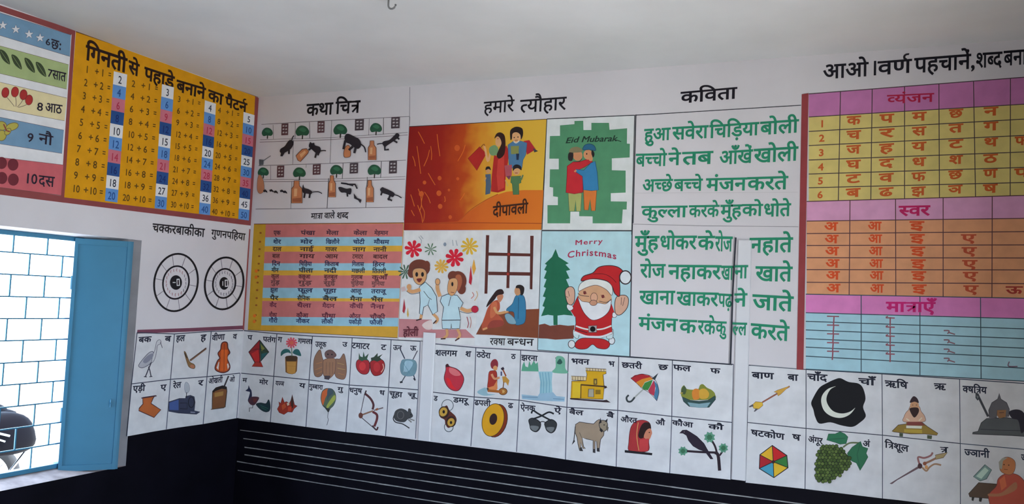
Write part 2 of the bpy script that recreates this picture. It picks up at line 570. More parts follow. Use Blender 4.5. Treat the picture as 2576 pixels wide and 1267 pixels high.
# ------------------------------------------------------------------ window_1: frame, grille, shutter
m_blue = raw_mat('blue_enamel', (0.058, 0.225, 0.35), 0.35, vary=0.06, scale=5, spec=0.4)
win = empty('window_1', (-0.14, (y0 + y1) / 2, z0)); structure(win, 'barred window with blue frame and open blue shutter')
b = MB(); fw = 0.022
b.box((-0.165, y0, z0), (-0.125, y1, z0 + fw)); b.box((-0.165, y0, z1 - fw), (-0.125, y1, z1))
b.box((-0.165, y0, z0), (-0.125, y0 + fw, z1)); b.box((-0.165, y1 - fw, z0), (-0.125, y1, z1))
b.build('window_frame', m_blue, win)
b = MB(); gx = -0.145
ys0 = on_plane(35.6, 590, 0, gx).y; ys1 = on_plane(121.7, 590, 0, gx).y; dy = ys1 - ys0
zt = on_plane(118, 641, 0, gx).z; zb = on_plane(118, 1013, 0, gx).z; dz = (zt - zb) / 7
rows = [zt - dz * i for i in range(-3, 14)]
rows = [z for z in rows if z0 + 0.03 < z < z1 - 0.03]
for z in rows: b.box((gx - 0.004, y0 + 0.01, z - 0.0032), (gx + 0.004, y1 - fw, z + 0.0032))
edges = [z1 - fw] + rows + [z0 + fw]
for i in range(len(edges) - 1):
    k = -14
    while k < 14:
        y = ys0 + dy * (k + (0.5 if i % 2 else 0.0))
        if y0 + 0.03 < y < y1 - 0.02: b.box((gx - 0.003, y - 0.0032, edges[i + 1]), (gx + 0.003, y + 0.0032, edges[i]))
        k += 1
b.build('window_grille', m_blue, win)
# the shutter leaf, hinged on the frame and swung into the room
hp, fp = Vector((-0.122, -1.150, 0)), Vector((0.052, -0.940, 0))
sz0, sz1 = 0.700, 1.884
t = (fp - hp); nrm = Vector((t.y, -t.x, 0)).normalized()        # towards the room
b = MB()
def leaf(a, c, za, zb, d0, d1):
    p, q = hp + t * a, hp + t * c
    b.prism([(p.x, p.y, za), (q.x, q.y, za), (q.x, q.y, zb), (p.x, p.y, zb)], nrm * 0.0)
    P0 = [Vector((p.x, p.y, za)) + nrm * d0, Vector((q.x, q.y, za)) + nrm * d0, Vector((q.x, q.y, zb)) + nrm * d0, Vector((p.x, p.y, zb)) + nrm * d0]
    b.prism(P0, nrm * (d1 - d0))
leaf(0, 1, sz0, sz1, 0.0, 0.014)
sh = b.build('window_shutter', m_blue, win)
b = MB()
leaf(0.0, 0.06, sz0, sz1, 0.014, 0.020); leaf(0.90, 0.96, sz0, sz1, 0.014, 0.022)
leaf(0.06, 0.90, sz0, sz0 + 0.03, 0.014, 0.020); leaf(0.06, 0.90, sz1 - 0.03, sz1, 0.014, 0.020)
b.build('shutter_rim', m_blue, sh)
m_steel = raw_mat('worn_steel', (0.35, 0.36, 0.38), 0.4, metal=0.8)
b = MB(); c = hp + t * 0.80 + nrm * 0.018
b.tube([(c.x, c.y, 1.02), (c.x, c.y, 1.06)], 0.005); b.tube([(c.x, c.y, 1.04), (c.x + nrm.x * 0.02, c.y + nrm.y * 0.02, 1.04)], 0.004)
b.build('shutter_bolt', m_blue, sh)
for z in (0.95, 1.62):
    b = MB(); c = hp + nrm * 0.012
    b.tube([(c.x, c.y, z), (c.x, c.y, z + 0.07)], 0.008); b.build('hinge', m_blue, sh)

# ------------------------------------------------------------------ white trunking on the back wall
m_trunk = raw_mat('white_trunking', (0.80, 0.80, 0.81), 0.35, vary=0.03, scale=6, spec=0.5)
TD = 0.012
def trunking(name, x0, x1, za, zb, label):
    e = empty(name, ((x0 + x1) / 2, 0, za), label, 'cable trunking')
    b = MB(); c = 0.004
    pr = [(x0, 0), (x0, -TD + c), (x0 + c, -TD), (x1 - c, -TD), (x1, -TD + c), (x1, 0)]
    v = [(x, y, za) for x, y in pr] + [(x, y, zb) for x, y in pr]
    n = len(pr)
    b.add(v, [(i, i + 1, n + i + 1, n + i) for i in range(n - 1)] + [tuple(range(n))[::-1], tuple(range(n, 2 * n))])
    b.build('trunking_cover', m_trunk, e)
    return e
tr1 = trunking('cable_trunking', 1.305, 1.383, 0.853, 1.46, 'short white vertical trunking strip between the mouse tile and the small-drum tile')
tr2 = trunking('cable_trunking', 3.038, 3.103, 0.853, 2.005, 'tall white vertical trunking strip crossing the green poem and ending beside the crow tile')

# ------------------------------------------------------------------ ceiling hook
m_iron = raw_mat('dull_iron', (0.22, 0.22, 0.22), 0.7)
p = on_plane(978, -6, 2, ZC)
hk = empty('ceiling_hook', (p.x, p.y, ZC - 0.05), 'small dark iron hook in the ceiling above the story pictures', 'hook')
b = MB(); q = []
for k in range(10):
    a = math.radians(180 + 20 * k); q.append((p.x + 0.018 + 0.018 * math.cos(a), p.y, ZC - 0.032 + 0.018 * math.sin(a)))
b.tube([(p.x, p.y, ZC)] + q, 0.004); b.build('hook', m_iron, hk, True)
b = MB(); b.tube([(p.x, p.y, ZC), (p.x, p.y, ZC - 0.004)], 0.014, 14); b.build('hook_plate', m_iron, hk)

# ------------------------------------------------------------------ outdoors
GZ = -0.12
m_ground = raw_mat('pale_sandy_ground', (0.62, 0.58, 0.52), 0.9, vary=0.12, scale=0.8)
b = MB(); b.box((-40, -30, GZ - 0.1), (XO - 0.01, 40, GZ)); b.box((XR + 0.21, -30, GZ - 0.1), (40, 40, GZ)); structure(b.build('ground', m_ground), 'sunlit pale sandy yard outside the window')
m_bk = raw_mat('black_plastic', (0.003, 0.0026, 0.004), 0.6, spec=0.04)
m_ch = raw_mat('chrome', (0.6, 0.6, 0.62), 0.2, metal=1.0)
m_tire = raw_mat('tyre_rubber', (0.03, 0.03, 0.03), 0.85)
m_red = raw_mat('dark_red_lens', (0.25, 0.02, 0.02), 0.3)
mx, my = -2.2, -0.68           # the motorcycle stands along the wall, tail towards the far corner
mo = empty('motorcycle', (mx, my, GZ), 'black parked motorcycle outside seen through the lower window bars', 'motorcycle')
b = MB(); b.blob((mx, my + 0.30, 0.66), (0.13, 0.46, 0.06), 3.0); b.blob((mx, my + 0.50, 0.70), (0.11, 0.20, 0.08), 2.2, shear=(-0.8, 0)); b.build('seat', m_bk, mo, True)
b = MB(); b.blob((mx, my - 0.22, 0.70), (0.14, 0.28, 0.14), 2.6); b.build('fuel_tank', m_bk, mo, True)
b = MB(); b.blob((mx + 0.22, my + 0.50, 0.565), (0.11, 0.25, 0.155), 3, shear=(-0.35, 0)); sb = b.build('side_bag', m_bk, mo, True)
b = MB(); b.tube([(mx + 0.335, my + 0.40, 0.60), (mx + 0.335, my + 0.50, 0.565)], 0.010); b.tube([(mx + 0.335, my + 0.40, 0.56), (mx + 0.335, my + 0.47, 0.53)], 0.008); b.build('buckle', m_ch, sb)
b = MB(); b.blob((mx, my + 0.76, 0.60), (0.07, 0.05, 0.05), 3); b.build('tail_light', m_red, mo, True)
for yy in (my + 0.55, my - 0.78):
    b = MB(); b.torus((mx, yy, GZ + 0.30), 0.25, 0.045); w = b.build('wheel', m_tire, mo, True)
    b = MB()
    b.torus((mx, yy, GZ + 0.30), 0.205, 0.014)
    for k in range(10):
        a = 2 * math.pi * k / 10; b.tube([(mx, yy, GZ + 0.30), (mx, yy + 0.2 * math.cos(a), GZ + 0.30 + 0.2 * math.sin(a))], 0.004, 6)
    b.build('rim', m_ch, w, True)
b = MB(); b.blob((mx, my - 0.10, 0.33), (0.15, 0.20, 0.17), 3); b.tube([(mx, my - 0.1, 0.4), (mx, my + 0.55, GZ + 0.30)], 0.03); b.build('engine', m_ch, mo, True)
b = MB(); b.tube([(mx + 0.15, my - 0.12, 0.30), (mx + 0.17, my + 0.2, 0.16), (mx + 0.18, my + 0.80, 0.22)], 0.035, 10, 0.048); b.build('exhaust_pipe', m_ch, mo, True)
b = MB()
for s in (-0.08, 0.08): b.tube([(mx + s, my - 0.78, GZ + 0.30), (mx + s, my - 0.48, 0.86)], 0.022)
b.build('front_fork', m_ch, mo, True)
b = MB(); b.tube([(mx - 0.36, my - 0.34, 0.94), (mx - 0.12, my - 0.46, 0.88), (mx + 0.12, my - 0.46, 0.88), (mx + 0.36, my - 0.34, 0.94)], 0.014); b.build('handlebar', m_bk, mo, True)
b = MB(); b.tube([(mx + 0.20, my + 0.10, 0.30), (mx + 0.30, my + 0.16, GZ)], 0.014); b.build('side_stand', m_ch, mo, True)
b = MB(); b.tube([(mx + 0.22, my + 0.72, 0.42), (mx + 0.22, my + 0.50, 0.16)], 0.010); b.build('foot_rest', m_ch, mo, True)
b = MB(); b.blob((mx, my - 0.60, 0.80), (0.10, 0.09, 0.10), 2.2); b.build('headlight', m_bk, mo, True)
pq = on_plane(72, 1000, 0, -6.0)
m_post = raw_mat('orange_brick', (0.62, 0.36, 0.22), 0.9, vary=0.12, scale=8)
po = empty('gate_post', (-6.0, pq.y, GZ), 'orange brown post standing far off behind the motorcycle', 'post')
b = MB(); b.box((-6.09, pq.y - 0.09, GZ), (-5.91, pq.y + 0.09, 0.62)); b.build('shaft', m_post, po)
b = MB(); b.box((-6.11, pq.y - 0.11, 0.62), (-5.89, pq.y + 0.11, 0.68)); b.build('cap', m_post, po)
# ================================================================== LEFT WALL
FA = (0, 0, 2.262); FS = (0, 0, 2.436); FW = (340, 550, 4.37); F0 = (0, 0, 1)
INK = '1d1620'
# ---- counting chart (stars, leaves, balloons, flower, dots)
start('counting_chart', 'painted counting chart of coloured strips with stars, leaves and balloons, above the window', 'painted chart', 'L', FS, 'a8a4a0', (200, 1230))
part('chart_ground')
P('b4b0a8', [-330, -70, 452, 190, 372, 1236, -330, 1140])
part('chart_border', 'brick red painted border')
BR = '6e3432'
P(BR, [-330, -78, 463, 186, 435, 214, -330, -40]); P(BR, [463, 186, 392, 1236, 372, 1212, 440, 195]); P(BR, [-330, 1100, 375, 1198, 398, 1242, -330, 1150])
for c, q in (('5a7486', [-330, -25, 435, 214, 428, 346, -330, 118]), ('808a5c', [-330, 190, 420, 396, 408, 546, -330, 372]),
             ('b4a078', [-330, 425, 410, 600, 395, 740, -330, 605]), ('587284', [-330, 650, 391, 797, 380, 940, -330, 830]), ('9c4a4c', [-330, 925, 388, 1010, 374, 1196, -330, 1105])):
    part('strip'); P(c, q); L('4a3030', 2, [q[0], q[1], q[2], q[3]]); L('4a3030', 2, [q[6], q[7], q[4], q[5]])
def star(c, x, y, r, ol):
    q = []
    for k in range(10):
        a = math.radians(-90 + 36 * k); rr = r if k % 2 == 0 else r * 0.42
        q += [x + rr * math.cos(a), y + rr * math.sin(a)]
    P(c, q, 0, ol, 3)
for x, y in ((-45, 135), (18, 155), (97, 180), (178, 210), (246, 232)):
    part('star'); star('b8b8b4', x, y, 30, '3c4854')
for x, y in ((-45, 330), (30, 352), (103, 383), (183, 403), (252, 428)):
    part('leaf'); P('2c3420', [x - 32, y - 48, x - 2, y - 38, x + 22, y - 2, x + 30, y + 42, x - 4, y + 22, x - 24, y - 8], 1)
    L('606c44', 3, [x - 26, y - 42, x + 26, y + 38])
for x, y, x2, y2 in ((33, 567, 88, 652), (92, 563, 98, 654), (144, 580, 106, 656), (178, 612, 112, 658)):
    part('balloon'); L('54443c', 3, [x + 2, y + 20, (x + x2) / 2 + 4, (y + y2) / 2 + 12, x2, y2], 1); E('842420', x, y, 22, 31, 8, '5c1c1c', 3)
part('butterfly')
for x, y, rx, ry, ro in ((12, 770, 30, 26, 30), (74, 776, 40, 22, -18), (10, 830, 28, 32, 10), (48, 806, 16, 24, 40)):
    E('8c8038', x, y, rx, ry, ro, '5c5030', 4)
L('6c3028', 8, [22, 760, 40, 800, 60, 806])
for x, y in ((10, 998), (80, 1008), (12, 1090), (82, 1100)):
    part('dot'); E('561e24', x, y, 33, 37)
g.wt = 0.012
for s, x0, y0, x1, y1, h in (('६ छः', 278, 238, 380, 258, 56), ('७सात', 290, 425, 405, 448, 52), ('8आठ', 225, 630, 382, 645, 52), ('9 नौ', 165, 812, 325, 835, 56), ('10दस', 150, 1068, 335, 1085, 60)):
    part('numeral')
    if s[0] in '8':
        TL(INK, '8', x0, y0 + 45, x0 + 38, y0 + 50, 50); part('number_word'); T(INK, 'आठ', x0 + 55, y0, x1, y1, h)
    elif s[0] == '9':
        TL(INK, '9', x0, y0 + 55, x0 + 40, y0 + 58, 54); part('number_word'); T(INK, 'नौ', x0 + 75, y0 + 6, x1, y1, h)
    elif s[0] == '1':
        TL(INK, '10', x0, y0 + 52, x0 + 78, y0 + 60, 62); part('number_word'); T(INK, 'दस', x0 + 90, y0 + 6, x1, y1, h)
    elif s[0] == '६':
        TL(INK, '6', x0, y0 + 34, x0 + 30, y0 + 42, 40); part('number_word'); T(INK, 'छः', x0 + 38, y0, x1, y1, h)
    else:
        TL(INK, '7', x0, y0 + 42, x0 + 30, y0 + 50, 48); part('number_word'); T(INK, 'सात', x0 + 34, y0 + 4, x1, y1, h)

# ---- addition table on yellow
start('addition_table', 'yellow painted addition table with four columns of answers below the ceiling', 'painted chart', 'L', FA, 'a8a6a0', (900, 1240))
part('table_ground')
YE = 'a87406'
P(YE, [432, 178, 1452, 548, 1416, 1262, 364, 1122])
part('table_border', 'brick red painted border')
P(BR, [1452, 548, 1492, 566, 1442, 1290, 1416, 1262]); P(BR, [364, 1122, 1442, 1255, 1436, 1284, 362, 1152])
L('4c2c14', 5, [432, 180, 950, 355, 1470, 552])
part('title'); g.wt = 0.03
T('1c0c08', 'गिनती', 492, 258, 722, 335, 78); T('1c0c08', 'से', 735, 345, 792, 368, 66); T('1c0c08', 'पहाड़े', 825, 382, 992, 438, 66)
T('1c0c08', 'बनाने', 1008, 455, 1170, 503, 60); T('1c0c08', 'का', 1188, 510, 1270, 540, 56); T('1c0c08', 'पैटर्न', 1285, 550, 1405, 590, 52)
g.wt = 0.01
CC = ['b4b8b0', '4a7098', '9c565e', '1e3c66']
cols = [((648, 405), (724, 424), (597, 1142), (668, 1152)), ((922, 478), (990, 497), (880, 1184), (946, 1192)),
        ((1166, 570), (1229, 590), (1132, 1216), (1195, 1224)), ((1386, 636), (1449, 655), (1356, 1246), (1416, 1254))]
for k, (tl, tr, bl, br) in enumerate(cols):
    part('answer_column')
    def at(t, s):
        a = (tl[0] + (bl[0] - tl[0]) * t, tl[1] + (bl[1] - tl[1]) * t); c = (tr[0] + (br[0] - tr[0]) * t, tr[1] + (br[1] - tr[1]) * t)
        return a[0] + (c[0] - a[0]) * s, a[1] + (c[1] - a[1]) * s
    for i in range(10):
        a, b2, c, e = at(i / 10, 0), at(i / 10, 1), at((i + 1) / 10, 1), at((i + 1) / 10, 0)
        P(CC[i % 4], [*a, *b2, *c, *e])
    for i in range(10):
        s = str((k + 2) * (i + 1)); col = ('20242c', '1c3c68', '8c2434', '12204c')[i % 4]
        w2 = 0.28 if len(s) == 1 else 0.6
        p0, p1 = at((i + 0.83) / 10, 0.5 - w2 / 2), at((i + 0.83) / 10, 0.5 + w2 / 2)
        TL(col, s, *p0, *p1, 44 - 3 * k)
lines = [((485, 412), (632, 446), (410, 1090), (585, 1114), 42), ((748, 492), (898, 522), (697, 1140), (862, 1158), 38),
         ((1010, 578), (1140, 604), (970, 1178), (1102, 1192), 34), ((1240, 640), (1362, 668), (1205, 1216), (1335, 1236), 32)]
for k, (a, b2, c, e, h) in enumerate(lines):
    for i in range(10):
        part('addition_sum')
        t = i / 9
        p0 = (a[0] + (c[0] - a[0]) * t, a[1] + (c[1] - a[1]) * t); p1 = (b2[0] + (e[0] - b2[0]) * t, b2[1] + (e[1] - b2[1]) * t)
        parts_ = [str((k + 1) * (i + 1)), '+', str(i + 1), '=']; pos = [0.0, 0.36, 0.60, 0.88]; wid = [0.14, 0.17, 0.14, 0.12]
        for s, u0, w2 in zip(parts_, pos, wid):
            w2 = w2 * (1.75 if len(s) == 2 else 1); u0 = u0 - (0.05 if len(s) == 2 and u0 > 0 else 0)
            f0 = (p0[0] + (p1[0] - p0[0]) * u0, p0[1] + (p1[1] - p0[1]) * u0); f1 = (p0[0] + (p1[0] - p0[0]) * (u0 + w2), p0[1] + (p1[1] - p0[1]) * (u0 + w2))
            TL('47300c', s, *f0, *f1, h)

# ---- multiplication wheels
start('multiplication_wheel_chart', 'white painted chart with two black multiplication wheels right of the window', 'painted chart', 'L', FW, 'a09ca2', (650, 1240))
part('chart_border', 'brick red painted border')
P('5a3040', [25, 1220, 600, 1200, 1200, 1172, 1200, 1212, 600, 1240, 20, 1262]); P(BR, [1254, 112, 1305, 122, 1228, 1240, 1180, 1215])
part('heading'); g.wt = 0.018
T('141014', 'चक्करबाकीका', 195, 52, 765, 112, 88); T('141014', 'गुणनपहिया', 842, 120, 1212, 165, 72)
for n, (cx, cy, R, ry, r2, ry2, r3, ry3) in enumerate(((449, 700, 240, 315, 143, 180, 66, 80), (979, 710, 212, 285, 124, 160, 52, 70))):
    part('wheel', 'wheel with red figures round its hub' if n == 0 else 'smaller wheel beside the corner')
    for k in range(10):
        a = math.radians(8 + 36 * k)
        L('4c4650', 5, [cx + r2 * math.cos(a), cy + ry2 * math.sin(a), cx + R * math.cos(a), cy + ry * math.sin(a)])
    q = [(cx + R * math.cos(t) - 0.07 * ry * math.sin(t), cy + ry * math.sin(t)) for t in [2 * math.pi * i / 48 for i in range(48)]]; ribbon('121014', 21, q, True)
    q = [(cx + r2 * math.cos(t) - 0.07 * ry2 * math.sin(t), cy + ry2 * math.sin(t)) for t in [2 * math.pi * i / 40 for i in range(40)]]; ribbon('141016', 18, q, True)
    w = g.part
    E('121014', cx, cy, r3, ry3)
    L('a8a4a8', 10, [cx - r3 * 0.55, cy, cx - 4, cy]) if n == 0 else L('a8a4a8', 8, [cx - r3 * 0.3, cy - 25, cx - r3 * 0.3, cy + 25])
    P('a8a4a8', [cx + 6, cy - 40, cx + 40, cy - 42, cx + 44, cy + 36, cx + 8, cy + 38]); P('241c24', [cx + 14, cy - 28, cx + 32, cy - 30, cx + 34, cy + 26, cx + 16, cy + 28])
    for k in range(20):
        a = math.radians(18 * k + 4); c = '783840' if n == 0 and k not in (0, 1, 2, 18, 19) else '3c3844'
        rr = 0.76; x, y = cx + r2 * rr * math.cos(a), cy + ry2 * rr * math.sin(a)
        L(c, 5, [x - 4, y - 16, x + 6, y - 14, x - 5, y + 2, x + 5, y + 14] if k % 2 else [x, y - 15, x + 2, y + 15])
# ================================================================== BACK WALL, upper pictures
FST = (630, 280, 4.524); FWT = (620, 550, 4.2225); FD = (1000, 200, 3.168); FH = (1000, 560, 3.726)
FP1 = (1560, 180, 3.334); FP2 = (1560, 540, 3.334); FTI = (600, 120, 3.22); FTC = (1400, 60, 4.293); FTA = (1960, 40, 4.182)
FC1 = (1980, 80, 2.755); FC2 = (1980, 480, 2.639)
SKIN = 'b08058'
# ---- picture story
start('picture_story_chart', 'white painted picture story of a black cat and a jar in eight small scenes', 'painted chart', 'B', FST, '9c979c', (900, 1250), lean=0.06)
part('title'); frame(FTI); g.wt = 0.022
T('100c10', 'कथा', 555, 460, 765, 445, 92); T('100c10', 'चित्र', 790, 440, 985, 428, 95)
frame(FST)
LN = '3c383c'
part('grid_line')
L(LN, 5, [125, 148, 960, 100, 1810, 58]); L(LN, 4, [110, 322, 900, 300, 1790, 240]); L('4c3c40', 5, [105, 350, 900, 322, 1790, 268])
L(LN, 5, [92, 618, 900, 592, 1770, 555]); L(LN, 4, [80, 778, 900, 770, 1765, 742]); L('4c3c40', 5, [78, 800, 900, 795, 1760, 770])
L(LN, 5, [60, 1112, 880, 1102, 1745, 1088])
L(LN, 4, [258, 152, 262, 318]); L(LN, 5, [512, 130, 508, 310]); L(LN, 5, [672, 122, 676, 305]); L(LN, 4, [925, 105, 905, 590]); L(LN, 4, [1352, 85, 1345, 270]); L(LN, 7, [1515, 72, 1512, 262])
L(LN, 4, [490, 325, 480, 608]); L(LN, 4, [228, 618, 228, 775]); L(LN, 4, [635, 605, 632, 640]); L(LN, 7, [1055, 590, 1045, 768]); L(LN, 7, [1490, 570, 1482, 755])
L(LN, 4, [470, 800, 458, 1108]); L(LN, 8, [890, 760, 872, 1105]); L(LN, 7, [1330, 745, 1312, 1095]); L(LN, 4, [1815, 60, 1745, 1240])
TG = '1c3c2c'
for x, y, r in ((192, 240, 62), (590, 228, 76), (1022, 212, 78), (1428, 192, 68), (145, 692, 62), (556, 700, 72), (978, 672, 72), (1410, 672, 76)):
    part('painted_tree')
    L('2a2420', 14, [x + 4, y + r * 0.4, x, y + r * 1.15])
    P(TG, [x - r, y + 10, x - r * 0.8, y - r * 0.45, x - 0.3 * r, y - 0.85 * r, x + 0.35 * r, y - 0.8 * r, x + 0.85 * r, y - 0.4 * r, x + r * 1.02, y + 12, x + 0.7 * r, y + 0.6 * r, x, y + 0.55 * r, x - 0.7 * r, y + 0.65 * r], 1)
    P('28503a', [x - 0.5 * r, y - 0.3 * r, x + 0.1 * r, y - 0.6 * r, x + 0.6 * r, y - 0.2 * r, x + 0.2 * r, y + 0.1 * r], 1)
for n, (x0, y0, x1, y1) in enumerate(((355, 140, 432, 272), (765, 115, 845, 245), (1192, 92, 1292, 218), (1605, 66, 1700, 195), (305, 620, 385, 752), (712, 605, 800, 722), (1132, 590, 1226, 708), (1580, 568, 1668, 708))):
    part('painted_window'); c = '40262c' if n in (0, 1, 4, 5) else '34282e'
    w = x1 - x0; h = y1 - y0; s = -0.05 * w
    P(c, [x0, y0, x1, y0 + s, x1 - 4, y1 + s, x0 - 4, y1])
    for j in range(3):
        for i in range(2):
            ax, ay = x0 + w * (0.14 + 0.4 * i), y0 + h * (0.14 + 0.28 * j)
            P('80787c', [ax, ay, ax + w * 0.26, ay - 3, ax + w * 0.26, ay + h * 0.11, ax, ay + h * 0.11 + 3])
BT = '90583c'
def bottle(x0, y0, x1, y1, nk=0.35, c=BT, fill=True):
    part('painted_jar'); w = x1 - x0; h = y1 - y0
    q = [x0, y1, x0, y0 + h * 0.36, x0 + w * 0.22, y0 + h * 0.22, x0 + w * 0.24, y0, x0 + w * 0.72, y0, x0 + w * 0.74, y0 + h * 0.22, x1, y0 + h * 0.36, x1, y1]
    P(c, q, 0, '4c2c20', 7); P('a87858', [x0 + w * 0.25, y0 + h * 0.35, x0 + w * 0.55, y0 + h * 0.35, x0 + w * 0.5, y1 - h * 0.3, x0 + w * 0.22, y1 - h * 0.3]); P('74402c', [x0 + w * 0.08, y1 - h * 0.2, x1 - w * 0.08, y1 - h * 0.24, x1 - w * 0.08, y1 - h * 0.05, x0 + w * 0.08, y1 - h * 0.05])
bottle(1340, 335, 1430, 552); bottle(468, 790, 588, 1042); bottle(890, 730, 968, 975); bottle(1318, 785, 1400, 1032)
part('painted_jar'); P(BT, [518, 505, 590, 430, 640, 425, 662, 455, 652, 478, 568, 572, 540, 556], 0, '4c2c20', 7); P('a87858', [560, 490, 620, 445, 632, 468, 575, 530])
part('painted_jar'); P(BT, [1062, 470, 1085, 400, 1125, 392, 1140, 470, 1130, 515, 1072, 520], 1, '4c2c20', 6)
part('painted_jar'); P('8c5c44', [78, 890, 84, 760, 110, 720, 150, 800, 152, 900, 110, 935], 1, '5c3c30', 4)
KT = '1c181e'
def cat(pts, limbs, tail, w=20):
    part('painted_cat'); P(KT, pts, 1)
    for l in limbs: L(KT, w, l)
    if tail: L(KT, w * 0.55, tail, 1)
cat([335, 460, 345, 425, 390, 395, 425, 345, 455, 325, 490, 345, 485, 385, 455, 430, 400, 465, 365, 480], [[360, 460, 350, 510], [440, 410, 438, 485], [385, 460, 355, 508]], [470, 340, 478, 300, 495, 275])
cat([665, 400, 680, 350, 700, 362, 725, 358, 735, 385, 790, 405, 800, 450, 775, 485, 740, 470, 700, 435], [[690, 420, 660, 440], [755, 465, 735, 528], [780, 460, 768, 500]], [795, 450, 830, 445, 860, 448])
cat([1070, 300, 1085, 262, 1110, 255, 1135, 262, 1180, 285, 1240, 320, 1260, 380, 1230, 425, 1180, 410, 1130, 370, 1085, 350], [[1080, 330, 1058, 430], [1200, 400, 1182, 475], [1165, 400, 1120, 440]], [1250, 370, 1295, 405, 1312, 465], 26)
cat([1500, 365, 1520, 340, 1580, 325, 1640, 270, 1665, 248, 1695, 265, 1680, 300, 1620, 345, 1560, 385, 1530, 405], [[1530, 380, 1530, 440, 1575, 432], [1620, 325, 1672, 355], [1660, 290, 1695, 318]], [1510, 365, 1470, 368, 1440, 375])
cat([590, 880, 600, 830, 615, 870, 660, 885, 700, 910, 690, 940, 640, 935, 600, 925], [[620, 920, 610, 985], [680, 925, 670, 985]], [695, 920, 770, 915, 815, 935], 18)
cat([1000, 870, 1030, 860, 1090, 880, 1140, 875, 1150, 900, 1135, 945, 1080, 925, 1030, 920], [[1100, 920, 1105, 970], [1030, 815, 1100, 825, 1170, 845], [1100, 830, 1190, 830, 1215, 880]], None, 18)
cat([1475, 890, 1500, 862, 1525, 872, 1590, 900, 1640, 935, 1620, 975, 1570, 950, 1500, 925], [[1500, 910, 1485, 955], [1590, 950, 1570, 1012], [1560, 990, 1612, 1015]], [1625, 945, 1680, 960, 1720, 985], 20)
part('painted_bird'); P(KT, [1175, 930, 1215, 985, 1265, 1005, 1250, 1045, 1225, 1010, 1180, 990], 0)
part('painted_paw_trail')
for x, y in ((170, 905), (240, 900), (290, 915), (360, 905), (395, 915)): P(KT, [x - 26, y - 6, x, y - 16, x + 20, y + 2, x + 24, y + 22, x, y + 10, x - 18, y + 14])
part('painted_pot'); P('3c3c42', [98, 545, 150, 552, 148, 608, 100, 612]); L('4c4c50', 7, [150, 560, 230, 505])

# ---- vowel sign word table
start('word_table', 'painted word table of pink, blue and yellow stripes with five columns of words', 'painted chart', 'B', FWT, '98949a', (820, 1220), lean=0.06)
part('heading'); frame(FST); g.wt = 0.02
T('141014', 'मात्रा वाले', 692, 1162, 960, 1152, 62); T('141014', 'शब्द', 985, 1152, 1115, 1150, 66)
frame(FWT)
part('table_ground'); P('966e20', [80, 58, 1672, 42, 1604, 1264, 14, 1178]); L('4c2020', 7, [80, 56, 1672, 42]); L('40302c', 6, [14, 1180, 1604, 1264])
P('8c6a1c', [80, 60, 212, 60, 150, 1180, 14, 1176])
PK, BL, YW = '905050', '6a8696', '9c7428'
def yl(t, x): return t + (x - 200) / 1440 * (24 * (t - 60) / 1100 - 10)
bands = [(60, 196, PK), (196, 290, BL), (290, 350, YW), (350, 472, PK), (472, 548, BL), (548, 600, YW), (600, 732, PK), (732, 840, BL), (840, 872, YW), (872, 1040, PK), (1040, 1130, BL)]
for a, b2, c in bands:
    part('stripe')
    xl = 205 - 0.045 * (a - 60); xl2 = 205 - 0.045 * (b2 - 60)
    P(c, [xl, yl(a, 200), 1668 - 0.052 * a, yl(a, 1640), 1668 - 0.052 * b2, yl(b2, 1640), xl2, yl(b2, 200)])
WD = [('एक', 'पंखा', 'मेला', 'केला', 'मेहमान'), ('शेर', 'मोर', 'खिलौने', 'चोटी', 'मौसम'), ('दाल', 'नाई', 'गाजर', 'नाग', 'नानी'), ('बाल', 'गाय', 'आम', 'टमाटर', 'बादल'),
      ('दिन', 'चिड़िया', 'किताब', 'गिलास', 'हिरन'), ('मीन', 'पीला', 'नदी', 'मछली', 'तितली'), ('कुल', 'कछुआ', 'बुलबुल', 'गुलाब', 'कुआँ'), ('गुड़', 'गुड़', 'सुई', 'चुहिया', 'मुनिया'),
      ('झूला', 'फूल', 'चूहा', 'आलू', 'तराजू'), ('पैर', 'सैनिक', 'बैल', 'मैना', 'भैंस'), ('कैद', 'थैला', 'मैदान', 'कैंची', 'नैना'), ('नौका', 'कौआ', 'पौधा', 'औरत', 'चौकी'), ('गौरी', 'नौकर', 'लौकी', 'पकौड़ी', 'फौजी')]
ys = [128, 222, 300, 375, 455, 525, 590, 655, 735, 820, 895, 1000, 1060]
xs = [(290, 380), (580, 735), (850, 1000), (1140, 1280), (1360, 1520)]
wc = '341c28 1c2440 34221c 3c1c1c 241c34 1c242c 441c20 4c2a2c 1c2038 24201c 4c1c2c 441824 1c2444'.split()
g.wt = 0.03
for j in range(5):
    part('word_column')
    for i in range(13):
        x0, x1 = xs[j]; s = 0.055 * (ys[i] - 128); w = (x1 - x0) * (0.8 + 0.2 * ((i * 7 + j * 3) % 5) / 4)
        y = ys[i] + (j * 22) * (ys[i] - 60) / 4200
        T(wc[i], WD[i][j], x0 - s, y, x0 - s + w, y + 2, 40)
part('number_column')
for i in range(13): E('6c3c14', 150 - 0.06 * (ys[i] - 128), ys[i] + 22, 12, 10)
for i in (5, 6, 11, 12): E('b05014', 120 - 0.04 * (ys[i] - 128), ys[i] + 30, 16, 18)

# ---- heading over the festivals
start('painted_heading', 'large black painted heading above the red and yellow festival picture', 'painted lettering', 'B', FD, 'a8a2a6', (1000, 300))
g.wt = 0.012
part('heading_word'); T('120e14', 'हमारे', 690, 180, 930, 160, 92)
part('heading_word'); T('120e14', 'त्यौहार', 980, 165, 1345, 138, 100)
part('border_line'); L('706a70', 5, [98, 60, 95, 365])

